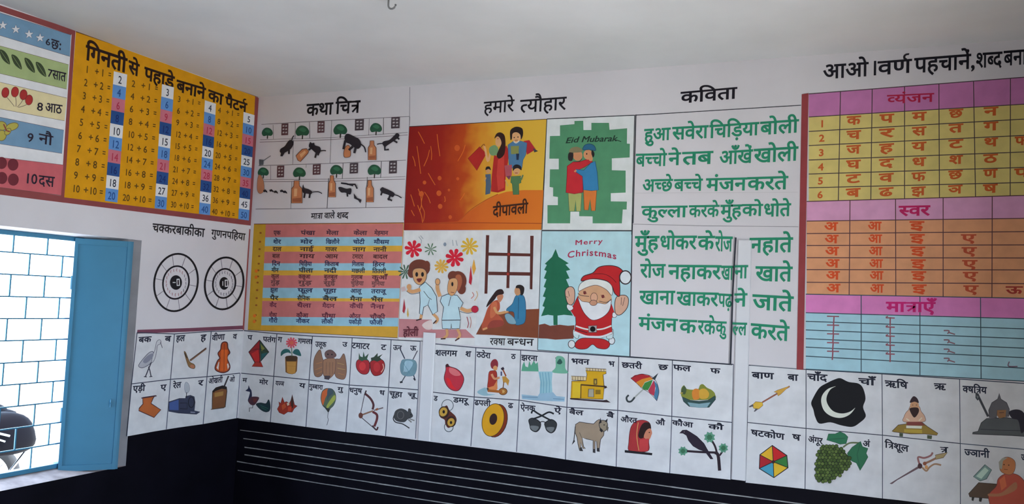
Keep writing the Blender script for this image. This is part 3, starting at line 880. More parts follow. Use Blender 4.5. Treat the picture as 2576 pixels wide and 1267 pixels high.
# ---- Diwali family
start('diwali_picture', 'red and yellow painted festival picture of a family of four with fireworks', 'painted picture', 'B', FD, 'a8a4a6', (610, 1200))
a = wall_pt(80, 800, 0) - g.thing.matrix_basis.translation; c = wall_pt(1170, 760, 0) - g.thing.matrix_basis.translation
grad = ramp_mat('festival_red_to_yellow', [(0.0, '6e100c'), (0.25, '7a170d'), (0.42, '92340f'), (0.52, 'a8651a'), (0.66, 'b88428'), (1.0, 'b8882c')], a, c)
part('picture_ground'); P(grad, [92, 375, 1190, 315, 1145, 1197, 50, 1200]); L('2c2020', 6, [92, 375, 1190, 315, 1145, 1197])
part('hill'); hill = ramp_mat('festival_orange_hill', [(0.0, '7a180c'), (0.35, '983a12'), (0.6, 'a85018'), (1.0, 'ac5a1a')], a, c)
P(hill, [60, 1150, 480, 1130, 560, 1060, 700, 965, 800, 915, 870, 893, 1010, 880, 1164, 880, 1145, 1194, 52, 1197])
L('8c3c14', 6, [500, 1120, 580, 1040, 700, 962, 800, 912], 1); L('7c2c10', 5, [60, 1146, 600, 1140, 1148, 1146])
rs = random.Random(3)
for q in ([165, 415, 190, 460, 215, 510], [315, 435, 325, 520, 338, 610], [155, 530, 165, 600, 185, 750], [120, 610, 135, 650, 142, 690], [265, 530, 272, 590, 270, 640], [210, 690, 240, 620, 255, 560], [245, 745, 270, 790, 300, 840],
          [105, 915, 120, 960, 135, 1010], [215, 895, 245, 940, 262, 985], [165, 870, 185, 930, 190, 1000, 175, 1050], [205, 905, 190, 990, 215, 1060, 205, 1130], [375, 930, 380, 960, 375, 975], [480, 650, 520, 580, 540, 520], [160, 1000, 190, 1080, 200, 1140], [110, 1040, 125, 1070, 135, 1085], [500, 960, 520, 930, 535, 905]):
    part('firework_streak'); L('b0561c', 5, q, 1)
for x, y, r in ((335, 785, 16), (215, 820, 14), (480, 790, 12), (340, 1010, 18), (420, 1095, 14), (475, 545, 22), (330, 905, 20), (190, 910, 20), (410, 880, 10)): part('firework_spark'); E('a2441a', x, y, r, r * 1.1)
part('shopping_bag', 'red shopping bag'); P('8c1c18', [562, 628, 655, 535, 706, 590, 632, 724], 0, '6a1410', 4); L('5c2c18', 5, [660, 545, 690, 515, 700, 560], 1)
part('woman', 'woman in a red sari with long dark hair')
L(SKIN, 17, [742, 575, 720, 650, 700, 560, 690, 530], 1)
P('8c1e1a', [770, 600, 800, 615, 835, 560, 868, 525, 888, 570, 880, 660, 862, 780, 858, 882, 800, 900, 745, 892, 752, 760], 0); P('a03028', [800, 640, 850, 600, 850, 860, 800, 885, 790, 760])
P('5c7450', [735, 540, 775, 522, 802, 548, 796, 596, 750, 604, 730, 575], 1); E(SKIN, 806, 492, 26, 42, 6)
P('281410', [772, 470, 790, 430, 825, 422, 855, 452, 860, 540, 848, 600, 812, 630, 790, 606, 806, 560, 828, 510, 818, 470, 796, 452], 1); E('8c1c18', 800, 470, 4)
part('man', 'man in a blue kurta'); P('8c1e24', [1005, 490, 1050, 482, 1102, 556, 1032, 598], 0); P('2c2c34', [1080, 545, 1120, 570, 1090, 580])
P('3c5c78', [880, 520, 925, 490, 985, 490, 1032, 505, 1022, 600, 1000, 640, 992, 705, 890, 705, 884, 620], 0, '2c4458', 3); P('6c6c3a', [902, 530, 968, 528, 965, 592, 905, 594]); P('1c2438', [945, 590, 970, 590, 965, 640, 948, 640])
E(SKIN, 946, 456, 36, 46); P('1c1210', [900, 480, 898, 410, 925, 382, 960, 376, 995, 392, 1000, 440, 984, 478, 978, 440, 950, 420, 918, 430, 912, 470], 1); E('1c1210', 960, 458, 5); E('1c1210', 930, 462, 5); L('5c2018', 4, [935, 484, 958, 482])
L('a8a098', 8, [925, 492, 945, 505, 970, 488], 1)
part('painted_gift', 'pink gift held low'); P('8c4048', [852, 684, 912, 678, 910, 765, 862, 772]); P('5c2c40', [865, 770, 905, 765, 890, 800]); L('a08048', 10, [860, 800, 880, 850])
part('girl', 'small girl in a blue dress'); P('3c4858', [700, 755, 742, 752, 746, 850, 738, 908, 700, 918, 704, 830], 0); E('a87850', 722, 722, 18, 26); P('1c1412', [702, 720, 708, 696, 734, 694, 744, 722, 726, 712], 1); L('a87850', 8, [706, 780, 694, 810])
part('boy', 'small boy in a green kurta'); P('405c3c', [905, 772, 985, 768, 984, 822, 966, 830, 968, 915, 922, 917, 914, 830, 902, 820], 0, '2c4430', 3); E('b08058', 948, 728, 28, 32); P('181418', [920, 728, 922, 690, 950, 676, 982, 690, 988, 722, 960, 706, 935, 712], 1); L('b08058', 9, [984, 780, 998, 760]); L('4c5c3c', 12, [985, 800, 1000, 760])
L('7c2018', 5, [936, 744, 958, 744])
part('lettering'); g.wt = 0.02; T('30160c', 'दीपावली', 762, 1012, 1040, 982, 80)

# ---- Eid greeting
start('eid_picture', 'green painted picture of two men in caps hugging, with a greeting', 'painted picture', 'B', FD, 'aeaab0', (1510, 1200))
part('picture_ground'); P('b2bab4', [1190, 315, 1890, 284, 1868, 1202, 1148, 1200]); L('24282c', 7, [1190, 314, 1890, 284]); L('24282c', 6, [1890, 284, 1866, 1236]); L('2c2c30', 6, [1148, 1200, 1868, 1202]); L('24282c', 6, [1190, 316, 1152, 1195])
part('jigsaw_ground', 'green jigsaw shape'); P('437255', [1295, 365, 1410, 355, 1410, 330, 1480, 328, 1482, 402, 1545, 402, 1545, 345, 1685, 345, 1690, 400, 1830, 388, 1828, 510, 1852, 512, 1850, 620, 1708, 628, 1708, 722, 1818, 725, 1818, 900, 1700, 905, 1700, 970, 1828, 972, 1826, 1035, 1795, 1035, 1788, 1145, 1555, 1145, 1555, 1090, 1448, 1088, 1448, 1052, 1378, 1052, 1375, 1145, 1195, 1145, 1195, 1000, 1278, 1000, 1278, 935, 1240, 930, 1240, 860, 1212, 855, 1215, 715, 1285, 715, 1285, 630, 1210, 630, 1215, 450, 1295, 448])
part('greeting'); g.wt = 0.02; ln = g.lean; g.lean = 0.35
TL('182820', 'Eid', 1335, 508, 1440, 498, 46); TL('182820', 'Mubarak', 1462, 498, 1745, 490, 48); g.lean = ln; L('182820', 6, [1740, 480, 1782, 494])
part('man', 'man in a red coat and grey cap'); P('8a8a54', [1360, 900, 1468, 905, 1460, 1048, 1425, 1048, 1420, 960, 1410, 1048, 1368, 1048], 0, '4c4c34', 4)
P('a02028', [1352, 690, 1400, 655, 1450, 655, 1530, 628, 1556, 655, 1490, 698, 1440, 720, 1478, 770, 1478, 898, 1410, 910, 1342, 900, 1350, 770], 0, '5c1418', 4)
E('a87050', 1436, 605, 38, 42); P('241c1c', [1362, 640, 1362, 590, 1390, 575, 1402, 600, 1392, 645], 1); P('6c6048', [1368, 575, 1385, 545, 1430, 535, 1462, 550, 1470, 575, 1410, 582], 1); L('3c2820', 6, [1405, 655, 1450, 650, 1470, 630], 1)
part('man', 'man in a blue shirt and blue cap'); P('b0602c', [1482, 875, 1588, 872, 1576, 1045, 1545, 1045, 1535, 950, 1520, 1040, 1488, 1038], 0, '5c3418', 4)
P('2c6690', [1540, 665, 1575, 650, 1592, 740, 1602, 880, 1545, 885, 1482, 878, 1474, 770, 1425, 738, 1420, 715, 1485, 722], 0, '1c3c58', 4)
E('a87050', 1518, 598, 36, 40); E('a87050', 1540, 630, 16, 20); P('1c1818', [1552, 560, 1570, 590, 1560, 620, 1545, 590], 1); P('24506c', [1478, 560, 1490, 525, 1530, 512, 1568, 528, 1578, 565, 1530, 558], 1, '183448', 4); E('181414', 1508, 592, 5, 7); L('a87050', 14, [1425, 722, 1410, 735])

# ---- Holi
start('holi_picture', 'white painted picture of two laughing boys throwing colour among flower bursts', 'painted picture', 'B', FH, 'b0aeb4', (400, 1120))
part('picture_ground'); P('b4b2b6', [62, 76, 800, 74, 720, 1150, 310, 1118, 5, 1095]); L('2c282c', 6, [5, 1098, 310, 1112]); L('8c8488', 4, [62, 80, 5, 1095])
part('pink_floor', 'pink painted floor'); P('a0686e', [15, 900, 320, 908, 325, 1000, 640, 998, 725, 1078, 330, 1080, 10, 1072], 0); P('b8a4a4', [230, 960, 270, 925, 320, 915, 325, 990, 270, 1000], 1)
def burst(c, x, y, r, n=8, w=0.3, rot=0):
    part('flower_burst')
    for k in range(n):
        a = math.radians(rot + 360 * k / n); ca, sa = math.cos(a), math.sin(a); u = r * w / 2
        q = []
        for t, k2 in ((0.06, -0.3), (0.55, -0.85), (0.85, -1.0), (1.0, -0.45), (1.0, 0.45), (0.85, 1.0), (0.55, 0.85), (0.06, 0.3)):
            q += [x + ca * r * t - sa * u * k2, y + sa * r * t + ca * u * k2]
        P(c, q)
burst('b0182c', 148, 245, 82, 8, 0.42, 10); burst('b0182c', 535, 328, 86, 8, 0.44, 15); burst('c09030', 675, 220, 82, 10, 0.3); burst('b88c3c', 412, 408, 66, 10, 0.34, 8); burst('4c6450', 310, 248, 60, 8, 0.2, 20)
burst('34503e', 75, 460, 70, 10, 0.2, 5)
def splash(f, *a):
    part('paint_splash'); f(*a)
splash(E, '6c7484', 444, 202, 14, 18)
for q in ([200, 130, 225, 165, 220, 195], [215, 120, 240, 150], [515, 160, 522, 215], [548, 165, 560, 215]): splash(L, '848890', 7, q)
splash(P, '981c2c', [686, 400, 700, 520, 690, 585, 668, 560], 0); splash(P, 'b88434', [716, 340, 735, 430, 712, 490, 698, 420], 0); splash(P, '8c2430', [62, 710, 75, 800, 62, 850, 46, 830]); splash(P, 'b08c44', [95, 790, 105, 860, 98, 890, 88, 860])
splash(L, 'b08858', 6, [740, 640, 750, 680, 722, 730], 1); splash(L, 'a85c54', 6, [700, 650, 715, 680, 690, 710], 1); splash(L, '8c2430', 6, [650, 880, 665, 940, 655, 985], 1); splash(L, 'a06860', 6, [680, 880, 690, 930, 680, 985], 1)
HB = '5c2c20'; SB = '9cb0bc'; OL = '2c3038'
part('boy', 'boy on the left with open laughing mouth'); L(SKIN, 26, [225, 860, 215, 905]); L(SKIN, 26, [330, 850, 375, 900, 350, 940], 1); L('3c2424', 12, [175, 915, 225, 900]); L('3c2424', 12, [335, 945, 365, 915])
P(SB, [205, 600, 260, 555, 320, 610, 365, 690, 375, 830, 330, 860, 285, 770, 245, 790, 232, 865, 205, 850, 212, 740], 0, OL, 6); L(OL, 5, [245, 640, 290, 700, 320, 720]); L(OL, 4, [285, 775, 300, 715])
L(SKIN, 34, [215, 625, 140, 645, 95, 625], 1); L(OL, 4, [210, 655, 130, 668, 85, 640], 1); E(SKIN, 108, 600, 22, 26); L('b09898', 40, [50, 600, 60, 640])
E(HB, 205, 425, 100, 82); E(HB, 130, 470, 34, 46); E(HB, 275, 400, 30, 44)
P(SKIN, [140, 470, 165, 430, 240, 430, 272, 470, 262, 540, 210, 582, 160, 550], 1, OL, 4); E('181214', 180, 484, 13, 22); E('181214', 234, 484, 13, 22); P('5c1c1c', [180, 525, 230, 522, 212, 555, 192, 552], 1)
part('boy', 'boy on the right holding a red colour ball'); L(SKIN, 24, [460, 995, 465, 1050, 430, 1085], 1); L(SKIN, 24, [560, 995, 585, 1050, 560, 1090], 1); L('3c2424', 12, [405, 1088, 450, 1085]); L('3c2424', 12, [540, 1105, 580, 1080])
P(SB, [415, 690, 470, 668, 560, 680, 615, 750, 590, 800, 572, 790, 592, 910, 415, 912, 432, 790, 400, 735], 0, OL, 6); P(SB, [416, 914, 588, 912, 582, 990, 510, 992, 504, 945, 498, 995, 420, 990], 0, OL, 6); L(OL, 5, [500, 690, 478, 780])
L(SKIN, 34, [398, 690, 375, 620, 375, 565], 1); E(SKIN, 376, 552, 22, 30, 0, OL, 4); L(SKIN, 34, [590, 800, 650, 825, 700, 815], 1); L(OL, 4, [585, 830, 650, 848, 705, 840], 1); E('981c34', 725, 810, 32, 32, 0, '701424', 4)
E(HB, 565, 545, 82, 92); E(HB, 520, 500, 48, 48); E(HB, 600, 620, 40, 50); P('8c4c34', [545, 500, 590, 490, 605, 560, 570, 640, 548, 600], 1)
P(SKIN, [472, 580, 490, 530, 545, 520, 565, 560, 552, 640, 510, 685, 472, 650], 1, OL, 3); E('181214', 514, 575, 10, 20); L('5c1c1c', 5, [500, 650, 530, 655])
part('lettering'); g.wt = 0.02; T('4c1420', 'होली', 55, 1000, 195, 998, 62)

# ---- Raksha Bandhan
start('rakhi_picture', 'painted picture of a seated woman tying a thread on a man under a barred window', 'painted picture', 'B', FH, 'b2b0b8', (1020, 1170))
part('picture_ground'); P('b4b4bc', [800, 74, 1345, 72, 1312, 1190, 722, 1150]); L('24282c', 6, [1352, 72, 1312, 1190])
part('painted_window', 'brown painted window frame'); BW = '4c2420'
P(BW, [830, 115, 860, 117, 842, 664, 815, 664]); P(BW, [1034, 118, 1062, 118, 1048, 612, 1020, 612]); P(BW, [1244, 122, 1276, 122, 1264, 624, 1240, 622]); P(BW, [850, 278, 1248, 288, 1248, 315, 850, 308]); P(BW, [850, 458, 1245, 464, 1245, 496, 850, 490])
E('8c2820', 1043, 295, 13); E('8c2820', 1035, 480, 13)
part('brown_floor', 'brown painted floor'); P('6c3824', [735, 1046, 800, 925, 850, 860, 1195, 812, 1330, 806, 1318, 1080, 1100, 1068, 900, 1052], 0)
part('woman', 'woman in an orange red sari'); P('984430', [850, 790, 900, 735, 950, 730, 960, 800, 940, 850, 985, 905, 990, 960, 880, 975, 800, 1010, 790, 960, 820, 870], 1); P('7c342c', [880, 920, 980, 915, 985, 965, 850, 985], 1); P('a8583c', [880, 760, 930, 745, 925, 850, 870, 890], 1)
L(SKIN, 24, [905, 790, 940, 845, 1015, 835], 1); L(SKIN, 18, [800, 1000, 840, 985]); P('a86c54', [932, 690, 950, 670, 985, 672, 990, 700, 965, 740, 945, 740], 1)
P('281818', [995, 645, 975, 622, 930, 632, 890, 680, 850, 740, 832, 790, 870, 760, 910, 720, 940, 680, 990, 668], 1)
part('man', 'man in a blue kurta'); P('2c6488', [1105, 690, 1140, 670, 1185, 690, 1202, 780, 1196, 920, 1150, 955, 1100, 945, 1090, 840, 1030, 830, 1025, 805, 1075, 760], 1, '1c3c54', 4); P('6c8898', [1005, 870, 1040, 850, 1090, 890, 1110, 945, 1040, 940], 1, '3c5464', 4); L('1c4460', 6, [1135, 700, 1130, 900])
E('a87858', 1126, 640, 30, 42); P('201818', [1108, 610, 1120, 585, 1160, 583, 1188, 610, 1180, 665, 1155, 680, 1150, 640, 1140, 615], 1); L(SKIN, 16, [1010, 840, 1040, 832])
part('lettering'); g.wt = 0.012; T('1c181c', 'रक्षा', 868, 1082, 1010, 1085, 62); T('1c181c', 'बन्धन', 1030, 1085, 1275, 1090, 62)

# ---- Christmas greeting
start('christmas_picture', 'light blue painted picture of a fir tree and a bearded man in red waving', 'painted picture', 'B', FH, 'b2b0b8', (1740, 1220))
part('picture_ground'); P('96b0bc', [1352, 74, 2198, 76, 2180, 1252, 1312, 1192]); L('24282c', 7, [2198, 70, 2180, 1254]); L('24282c', 6, [1312, 1192, 2180, 1254]); L('24282c', 5, [1350, 76, 2198, 78])
part('brown_floor', 'brown painted floor'); P('64342a', [1326, 955, 1380, 945, 1430, 965, 1520, 955, 1600, 965, 1660, 960, 1650, 1085, 1480, 1095, 1400, 1085, 1320, 1082], 0)
part('fir_tree', 'dark green fir tree'); P('1a5640', [1460, 870, 1500, 870, 1500, 958, 1462, 958])
q = [1482, 245]
lv = [(1510, 320), (1605, 380), (1575, 392), (1620, 440), (1580, 452), (1612, 520), (1580, 530), (1610, 600), (1585, 612), (1625, 690), (1590, 700), (1630, 780), (1600, 790), (1645, 870)]
lv2 = [(1448, 320), (1380, 385), (1400, 395), (1375, 440), (1398, 452), (1372, 520), (1396, 530), (1370, 600), (1392, 612), (1362, 690), (1388, 700), (1358, 780), (1380, 790), (1346, 875)]
for a in lv: q += a
q += [1560, 862, 1480, 872, 1410, 862]
for a in lv2[::-1]: q += a
P('1a5640', q)
part('greeting'); g.wt = 0.02; RD = '8c2c48'
def arc_text(txt, x0, x1, yf, h, gap):
    advs = [glyph(c)[1] for c in txt]; n = len(txt); sc = (x1 - x0 - gap * (n - 1)) / sum(advs); x = x0
    for c, ad in zip(txt, advs):
        w = ad * sc; TL(RD, c, x, yf(x), x + w, yf(x + w), h); x += w + gap
arc_text('Merry', 1662, 1920, lambda x: 208 - 0.06 * (x - 1662), 46, 8)
arc_text('Christmas', 1590, 2052, lambda x: 338 - 30 * (1 - ((x - 1800) / 230) ** 2), 62, 7)
part('bearded_man', 'bearded man in a red coat and cap')
RC = '9c1c20'; OK_ = '2c2024'
P(RC, [1660, 1140, 1715, 1085, 1830, 1082, 1930, 1090, 1990, 1130, 1960, 1180, 1880, 1175, 1828, 1140, 1770, 1180, 1690, 1180], 1, OK_, 5)
E('b8bcc4', 1632, 1138, 32, 36, 0, OK_, 6); E('b8bcc4', 2008, 1105, 28, 34, 0, OK_, 6); P('a8b4bc', [1650, 1000, 1700, 1030, 1690, 1085, 1650, 1060], 1, OK_, 4); P('a8b4bc', [1980, 1010, 2020, 1000, 2015, 1080, 1960, 1080], 1, OK_, 4)
P(RC, [1690, 690, 1760, 660, 1990, 690, 2010, 860, 2005, 960, 2015, 1040, 1920, 1075, 1760, 1070, 1660, 1020, 1672, 940, 1668, 870, 1640, 790], 0, OK_, 5)
P(RC, [1690, 690, 1660, 760, 1620, 800, 1600, 790, 1660, 880, 1720, 860], 0); P(RC, [1985, 700, 2030, 830, 2050, 870, 1990, 900], 0)
L('c0b8b8', 14, [1672, 968, 1760, 995, 1830, 1000, 1920, 995, 2005, 965], 1); L('c4c0c0', 18, [1660, 1022, 1760, 1062, 1830, 1068, 1920, 1065, 2012, 1030], 1); L('4c1420', 8, [1668, 1000, 1780, 1030], 1)
P('8c8488', [1788, 966, 1868, 962, 1866, 1026, 1792, 1028], 0, OK_, 5); E('0c0a0c', 1830, 996, 26)
P('b8bcc0', [1588, 770, 1620, 760, 1648, 800, 1615, 825, 1590, 800], 1, OK_, 4); P('b8bcc0', [2020, 840, 2060, 850, 2045, 885, 2015, 880], 1, OK_, 4)
bm = done()
part('hand', None, bm); P('b08878', [1570, 650, 1590, 610, 1625, 598, 1652, 615, 1662, 660, 1655, 740, 1625, 770, 1590, 745], 1, OK_, 6); L(OK_, 4, [1600, 640, 1612, 690]); L(OK_, 4, [1580, 690, 1600, 700])
part('hand', None, bm); P('b08878', [2050, 700, 2090, 680, 2140, 682, 2165, 720, 2150, 800, 2090, 862, 2045, 850, 2035, 770], 1, OK_, 6); L(OK_, 4, [2100, 700, 2095, 770]); L(OK_, 4, [2130, 700, 2110, 780])
part('face', None, bm); P('b08468', [1700, 650, 1780, 600, 1860, 580, 1960, 620, 2005, 690, 1990, 770, 1860, 790, 1720, 760], 1)
part('beard', 'white beard', bm); P('c4c4ca', [1692, 700, 1730, 735, 1790, 745, 1830, 770, 1880, 750, 1950, 760, 2002, 725, 1985, 820, 1920, 885, 1832, 912, 1770, 870, 1725, 800], 1, OK_, 4)
part('face_features', None, bm); E('b88a74', 1842, 700, 32, 44, 0, OK_, 4); E('a87864', 1836, 750, 34, 26, 0, OK_, 4); E('5c2024', 1755, 655, 14, 16); E('5c2024', 1925, 690, 14, 16); L(OK_, 5, [1690, 660, 1720, 680, 1795, 690], 1); L(OK_, 5, [1890, 735, 1960, 745, 2005, 715], 1); L('6c3c34', 5, [1740, 640, 1775, 665]); L('6c3c34', 5, [1905, 675, 1945, 700])
part('cap', 'red cap', bm); P(RC, [1722, 545, 1745, 500, 1830, 470, 1880, 420, 1950, 402, 2030, 405, 2090, 430, 2135, 490, 2085, 520, 2085, 620, 2078, 690, 2035, 660, 2012, 600, 1960, 545, 1850, 525, 1780, 535], 1, OK_, 7); L('5c1418', 6, [1830, 480, 1930, 480, 2000, 510, 2050, 560], 1)
part('cap_brim', 'white cap brim', bm); P('c0bcb8', [1698, 640, 1708, 580, 1765, 538, 1850, 527, 1960, 548, 2012, 600, 2008, 680, 1955, 625, 1865, 585, 1775, 605], 1, OK_, 4)
part('cap_pompom', 'white pompom', bm); E('b4bcc4', 2136, 512, 54, 62, 0, OK_, 11)
# ================================================================== poem and alphabet chart
start('painted_poem', 'green hand painted eight line poem with a black heading', 'painted lettering', 'B', FP2, 'b0a8ac', (800, 1190), lean=0.035)
part('title'); frame(FTC); g.wt = 0.02
T('120c14', 'कविता', 1345, 738, 1945, 685, 118)
part('border_line'); L('2c2c30', 9, [850, 985, 1000, 978, 1700, 935, 2640, 878]); frame(FP1); L('2c2c30', 9, [132, 360, 108, 1270])
frame(FP2); L('2c2c34', 9, [106, 0, 100, 160, 82, 1190]); L('24242c', 9, [80, 1190, 940, 1256]); L('70686c', 4, [100, 78, 700, 92, 1495, 100]); L('606068', 4, [1095, 1262, 1490, 1290])
frame(FP1); L('a09498', 3, [130, 1018, 1490, 1010])
GR = '1f6a50'; g.wt = 0.022
def line(words, fr, ex=None):
    frame(fr)
    for w in words:
        part('poem_word'); T(GR, *w)
line([('हुआ', 205, 485, 420, 472, 98), ('सवेरा', 440, 468, 738, 452, 102), ('चिड़िया', 752, 452, 1162, 425, 104), ('बोली', 1178, 424, 1495, 402, 105)], FP1)
line([('बच्चो', 135, 692, 390, 686, 102), ('ने', 408, 684, 505, 680, 100), ('तब', 525, 678, 775, 668, 102), ('आँखें', 835, 672, 1110, 655, 106), ('खोली', 1125, 652, 1490, 630, 112)], FP1)
line([('अच्छे', 190, 908, 440, 902, 98), ('बच्चे', 455, 905, 690, 900, 95), ('मंजन', 725, 898, 1060, 890, 102), ('करते', 1070, 888, 1405, 878, 105)], FP1)
line([('कुल्ला', 182, 1130, 560, 1126, 92), ('करके', 580, 1124, 830, 1120, 95), ('मुँह', 845, 1120, 1020, 1116, 100), ('को', 1025, 1114, 1195, 1112, 95), ('धोते', 1205, 1112, 1430, 1106, 102)], FP1)
line([('मुँह', 128, 182, 325, 180, 112), ('धोकर', 335, 180, 640, 178, 108), ('के', 655, 182, 790, 180, 110), ('रोज', 800, 184, 942, 186, 118), ('नहाते', 1090, 197, 1445, 192, 118)], FP2)
line([('रोज', 172, 416, 378, 416, 108), ('नहाकर', 408, 422, 845, 426, 112), ('खा', 850, 430, 948, 430, 112), ('खाते', 1140, 435, 1442, 438, 118)], FP2)
line([('खाना', 165, 640, 458, 640, 108), ('खाकर', 478, 648, 822, 656, 108), ('पढ़', 826, 662, 940, 668, 105), ('जाते', 1115, 670, 1450, 688, 120)], FP2)
line([('मंजन', 158, 860, 480, 876, 100), ('क', 500, 882, 640, 886, 105), ('रके', 655, 888, 800, 893, 108), ('कु', 805, 895, 890, 898, 100), ('करते', 1100, 912, 1415, 938, 118)], FP2)
flush(); g.thing = tr2; g.extra = TD + 0.0002      # these strokes run over the trunking cover and belong to it
line([('ना', 962, 426, 1070, 424, 105), ('ने', 962, 662, 1062, 660, 105), ('ल्ल', 945, 905, 1062, 908, 100)], FP2)
part('border_line'); L('24242c', 14, [970, 190, 945, 640, 925, 1255])
g.extra = 0

# ---- alphabet chart
start('alphabet_chart', 'large ruled painted letter chart in pink, yellow, orange and blue at the right', 'painted chart', 'B', FC2, 'b4acb2', (900, 1220), lean=0.015)
g.wt = 0.018
frame(FTA)
for w in (('आओ', 462, 520, 935, 488, 142), ('।', 960, 480, 1040, 474, 145), ('वर्ण', 1040, 482, 1390, 455, 138), ('पहचानें,', 1425, 448, 2065, 398, 150), ('शब्द', 2070, 396, 2345, 378, 150), ('बना', 2365, 372, 2604, 354, 150)):
    part('title_word'); T('120e16', *w)
def mix(a, b2, t): return a + (b2 - a) * t
def grid(fr, x0, lys, x1, rys, cols, xmax, xclip, fills, lc, lw, labels=()):
    """ruled block: row edges run from (x0, lys[i]) to (x1, rys[i]); drawn on to x = xclip"""
    frame(fr)
    def yy(i, x): return lys[i] + (rys[i] - lys[i]) * (x - x0) / (x1 - x0)
    for (i, j, c, nm) in fills:
        part(nm); P(c, [x0, yy(i, x0), xclip, yy(i, xclip), xclip, yy(j, xclip), x0, yy(j, x0)])
    part('ruling')
    for i in range(len(lys)): L(lc, lw, [x0, yy(i, x0), xclip, yy(i, xclip)])
    for a, b2, i, j in cols: L(lc, lw, [a, yy(i, a), b2, yy(j, b2)])
    return yy
LC = '3c2c30'
yy1 = grid(FC1, 150, [430, 590, 690, 788, 888, 985, 1080, 1176], 1545, [322, 507, 610, 722, 836, 942, 1046, 1146],
     [(370, 355, 0, 7), (590, 580, 0, 7), (814, 814, 0, 7), (1052, 1056, 0, 7), (1292, 1306, 0, 7), (1548, 1546, 0, 7)], 0, 1680,
     [(0, 1, 'a4608e', 'pink_header'), (1, 7, 'b49c60', 'yellow_rows')], LC, 6)
part('header_word'); T('981838', 'व्यंजन', 695, 440, 1015, 425, 58)
LT = 'a84a20'; rows_ = ['कपमछनठ', 'चरसतगल', 'जहयटथफ', 'घदधशठझ', 'टवफछणप', 'बढझञषड']
cx = [462, 690, 915, 1170, 1412, 1628]
g.wt = 0.03
for i, r_ in enumerate(rows_):
    part('row_number'); x = 242 - 3 * i; y = (yy1(i + 1, x) + yy1(i + 2, x)) / 2; TL(LT, str(i + 1), x - 18, y + 26, x + 20, y + 24, 48)
    for j, ch in enumerate(r_):
        if j == 5 and i not in (2, 4): continue
        part('letter'); x = cx[j] - i; y0 = yy1(i + 1, x) + 14 - (6 if j > 2 else 0); T(LT, ch, x - 45, y0 + 3, x + 46, y0 - 3, 56)
yy2 = grid(FC2, 130, [70, 200, 283, 362, 443, 522, 606, 685], 1573, [30, 182, 270, 358, 445, 524, 615, 712],
     [(418, 412, 0, 7), (720, 722, 0, 7), (1036, 1036, 0, 7), (1362, 1360, 0, 7)], 0, 1608,
     [(0, 1, 'b47c9c', 'pink_header'), (1, 7, 'b87c5c', 'orange_rows')], '4c2c30', 6)
part('header_word'); T('a0184c', 'स्वर', 745, 102, 945, 98, 62)
RO = 'b4401c'
for i in range(6):
    for x, ch in ((290, 'अ'), (580, 'आ'), (860, 'इ')):
        part('letter'); y = yy2(i + 1, x + i * 4) + 12; T(RO, ch, x - 42 + 3 * i, y, x + 44 + 3 * i, y, 52)
    if i: part('letter'); y = yy2(i + 1, 1200) + 16; T('a04028', 'ए', 1155 + 4 * i, y, 1245 + 4 * i, y, 46)
part('letter'); y = yy2(6, 1510) + 20; T('903028', 'ऊ', 1455, y, 1560, y, 46)
yy3 = grid(FC2, 124, [685, 808, 865, 922, 980, 1036, 1096, 1182], 1573, [712, 848, 915, 980, 1043, 1106, 1176, 1262],
     [(492, 492, 0, 7), (882, 882, 0, 7), (1284, 1288, 0, 7)], 0, 1608,
     [(0, 1, 'b8689c', 'pink_header'), (1, 7, '8ca6b4', 'blue_rows')], '2c3c48', 6)
part('header_word'); T('a8185c', 'मात्राएँ', 660, 738, 980, 740, 62)
RM = '7c4450'
for i in range(5):
    part('vowel_sign'); y = yy3(i + 1, 310) + 18; L(RM, 8, [265 + 0 * i, y, 345, y + 2]); L(RM, 9, [312 - 2 * i, y, 308 - 2 * i, y + 58])
    part('vowel_sign'); y = yy3(i + 1, 685) + 14; L(RM, 8, [655, y + 4, 715, y + 6]); L(RM, 9, [685, y, 684, y + 58]); L(RM, 7, [655, y, 670, y - 6])
for i in range(2, 6):
    part('vowel_sign'); y = yy3(i, 1080) + 28; L('74505c', 8, [1040, y, 1075, y + 2, 1065, y + 22], 1); L('74505c', 8, [1070, y + 12, 1115, y + 26])
part('vowel_sign'); y = yy3(6, 1510) - 40; L('64485c', 7, [1475, y, 1470, y + 30, 1530, y + 32], 1)
part('chart_border', 'brick red painted border'); frame(F0); P('7c3034', [2017, 237, 2034, 234, 2021, 930, 2004, 929])
# ================================================================== alphabet picture tiles
F1 = (330, 830, 4.693); F2 = (590, 830, 5.068); F3 = (770, 840, 4.694); F4 = (1080, 870, 4.692); F5 = (1420, 880, 3.959); F6 = (1820, 880, 3.274); F7 = (2200, 930, 3.761)
CLM = [((345, 836), (331, 965), (319, 1097)), ((438.7, 839.6), (429, 953.6), (418.4, 1079)), ((531.4, 833), (520.7, 947), (511, 1066)), ((612, 831), (604, 938), (595.5, 1051)),
       ((696.5, 839), (688.7, 946), (680, 1061)), ((786, 845), (777.5, 955), (769.6, 1073)), ((886, 849), (878.7, 968), (870, 1086)), ((984, 854), (977.7, 974), (970, 1096)), ((1057, 858), (1052, 980), (1045, 1103)),
       ((1088.5, 864), (1082, 985), (1072, 1108)), ((1197, 874), (1193, 998), (1184.5, 1121.5)), ((1310, 880), (1306, 1006), (1299.5, 1136)), ((1430, 888), (1426, 1024), (1422.5, 1155)), ((1556.4, 896.4), (1554, 1031.6), (1550, 1173)), ((1691.5, 905), (1690, 1046.7), (1684.7, 1189.4)), ((1845, 916), (1841.6, 1062), (1838, 1206)),
       ((1883, 918), (1880, 1062), (1875, 1213)), ((2027.7, 929), (2027.7, 1077), (2025, 1229)), ((2218.6, 940), (2220, 1094), (2220, 1253)), ((2414, 953), (2415.6, 1115), (2416, 1273)), ((2590, 965), (2590, 1131), (2590, 1296))]
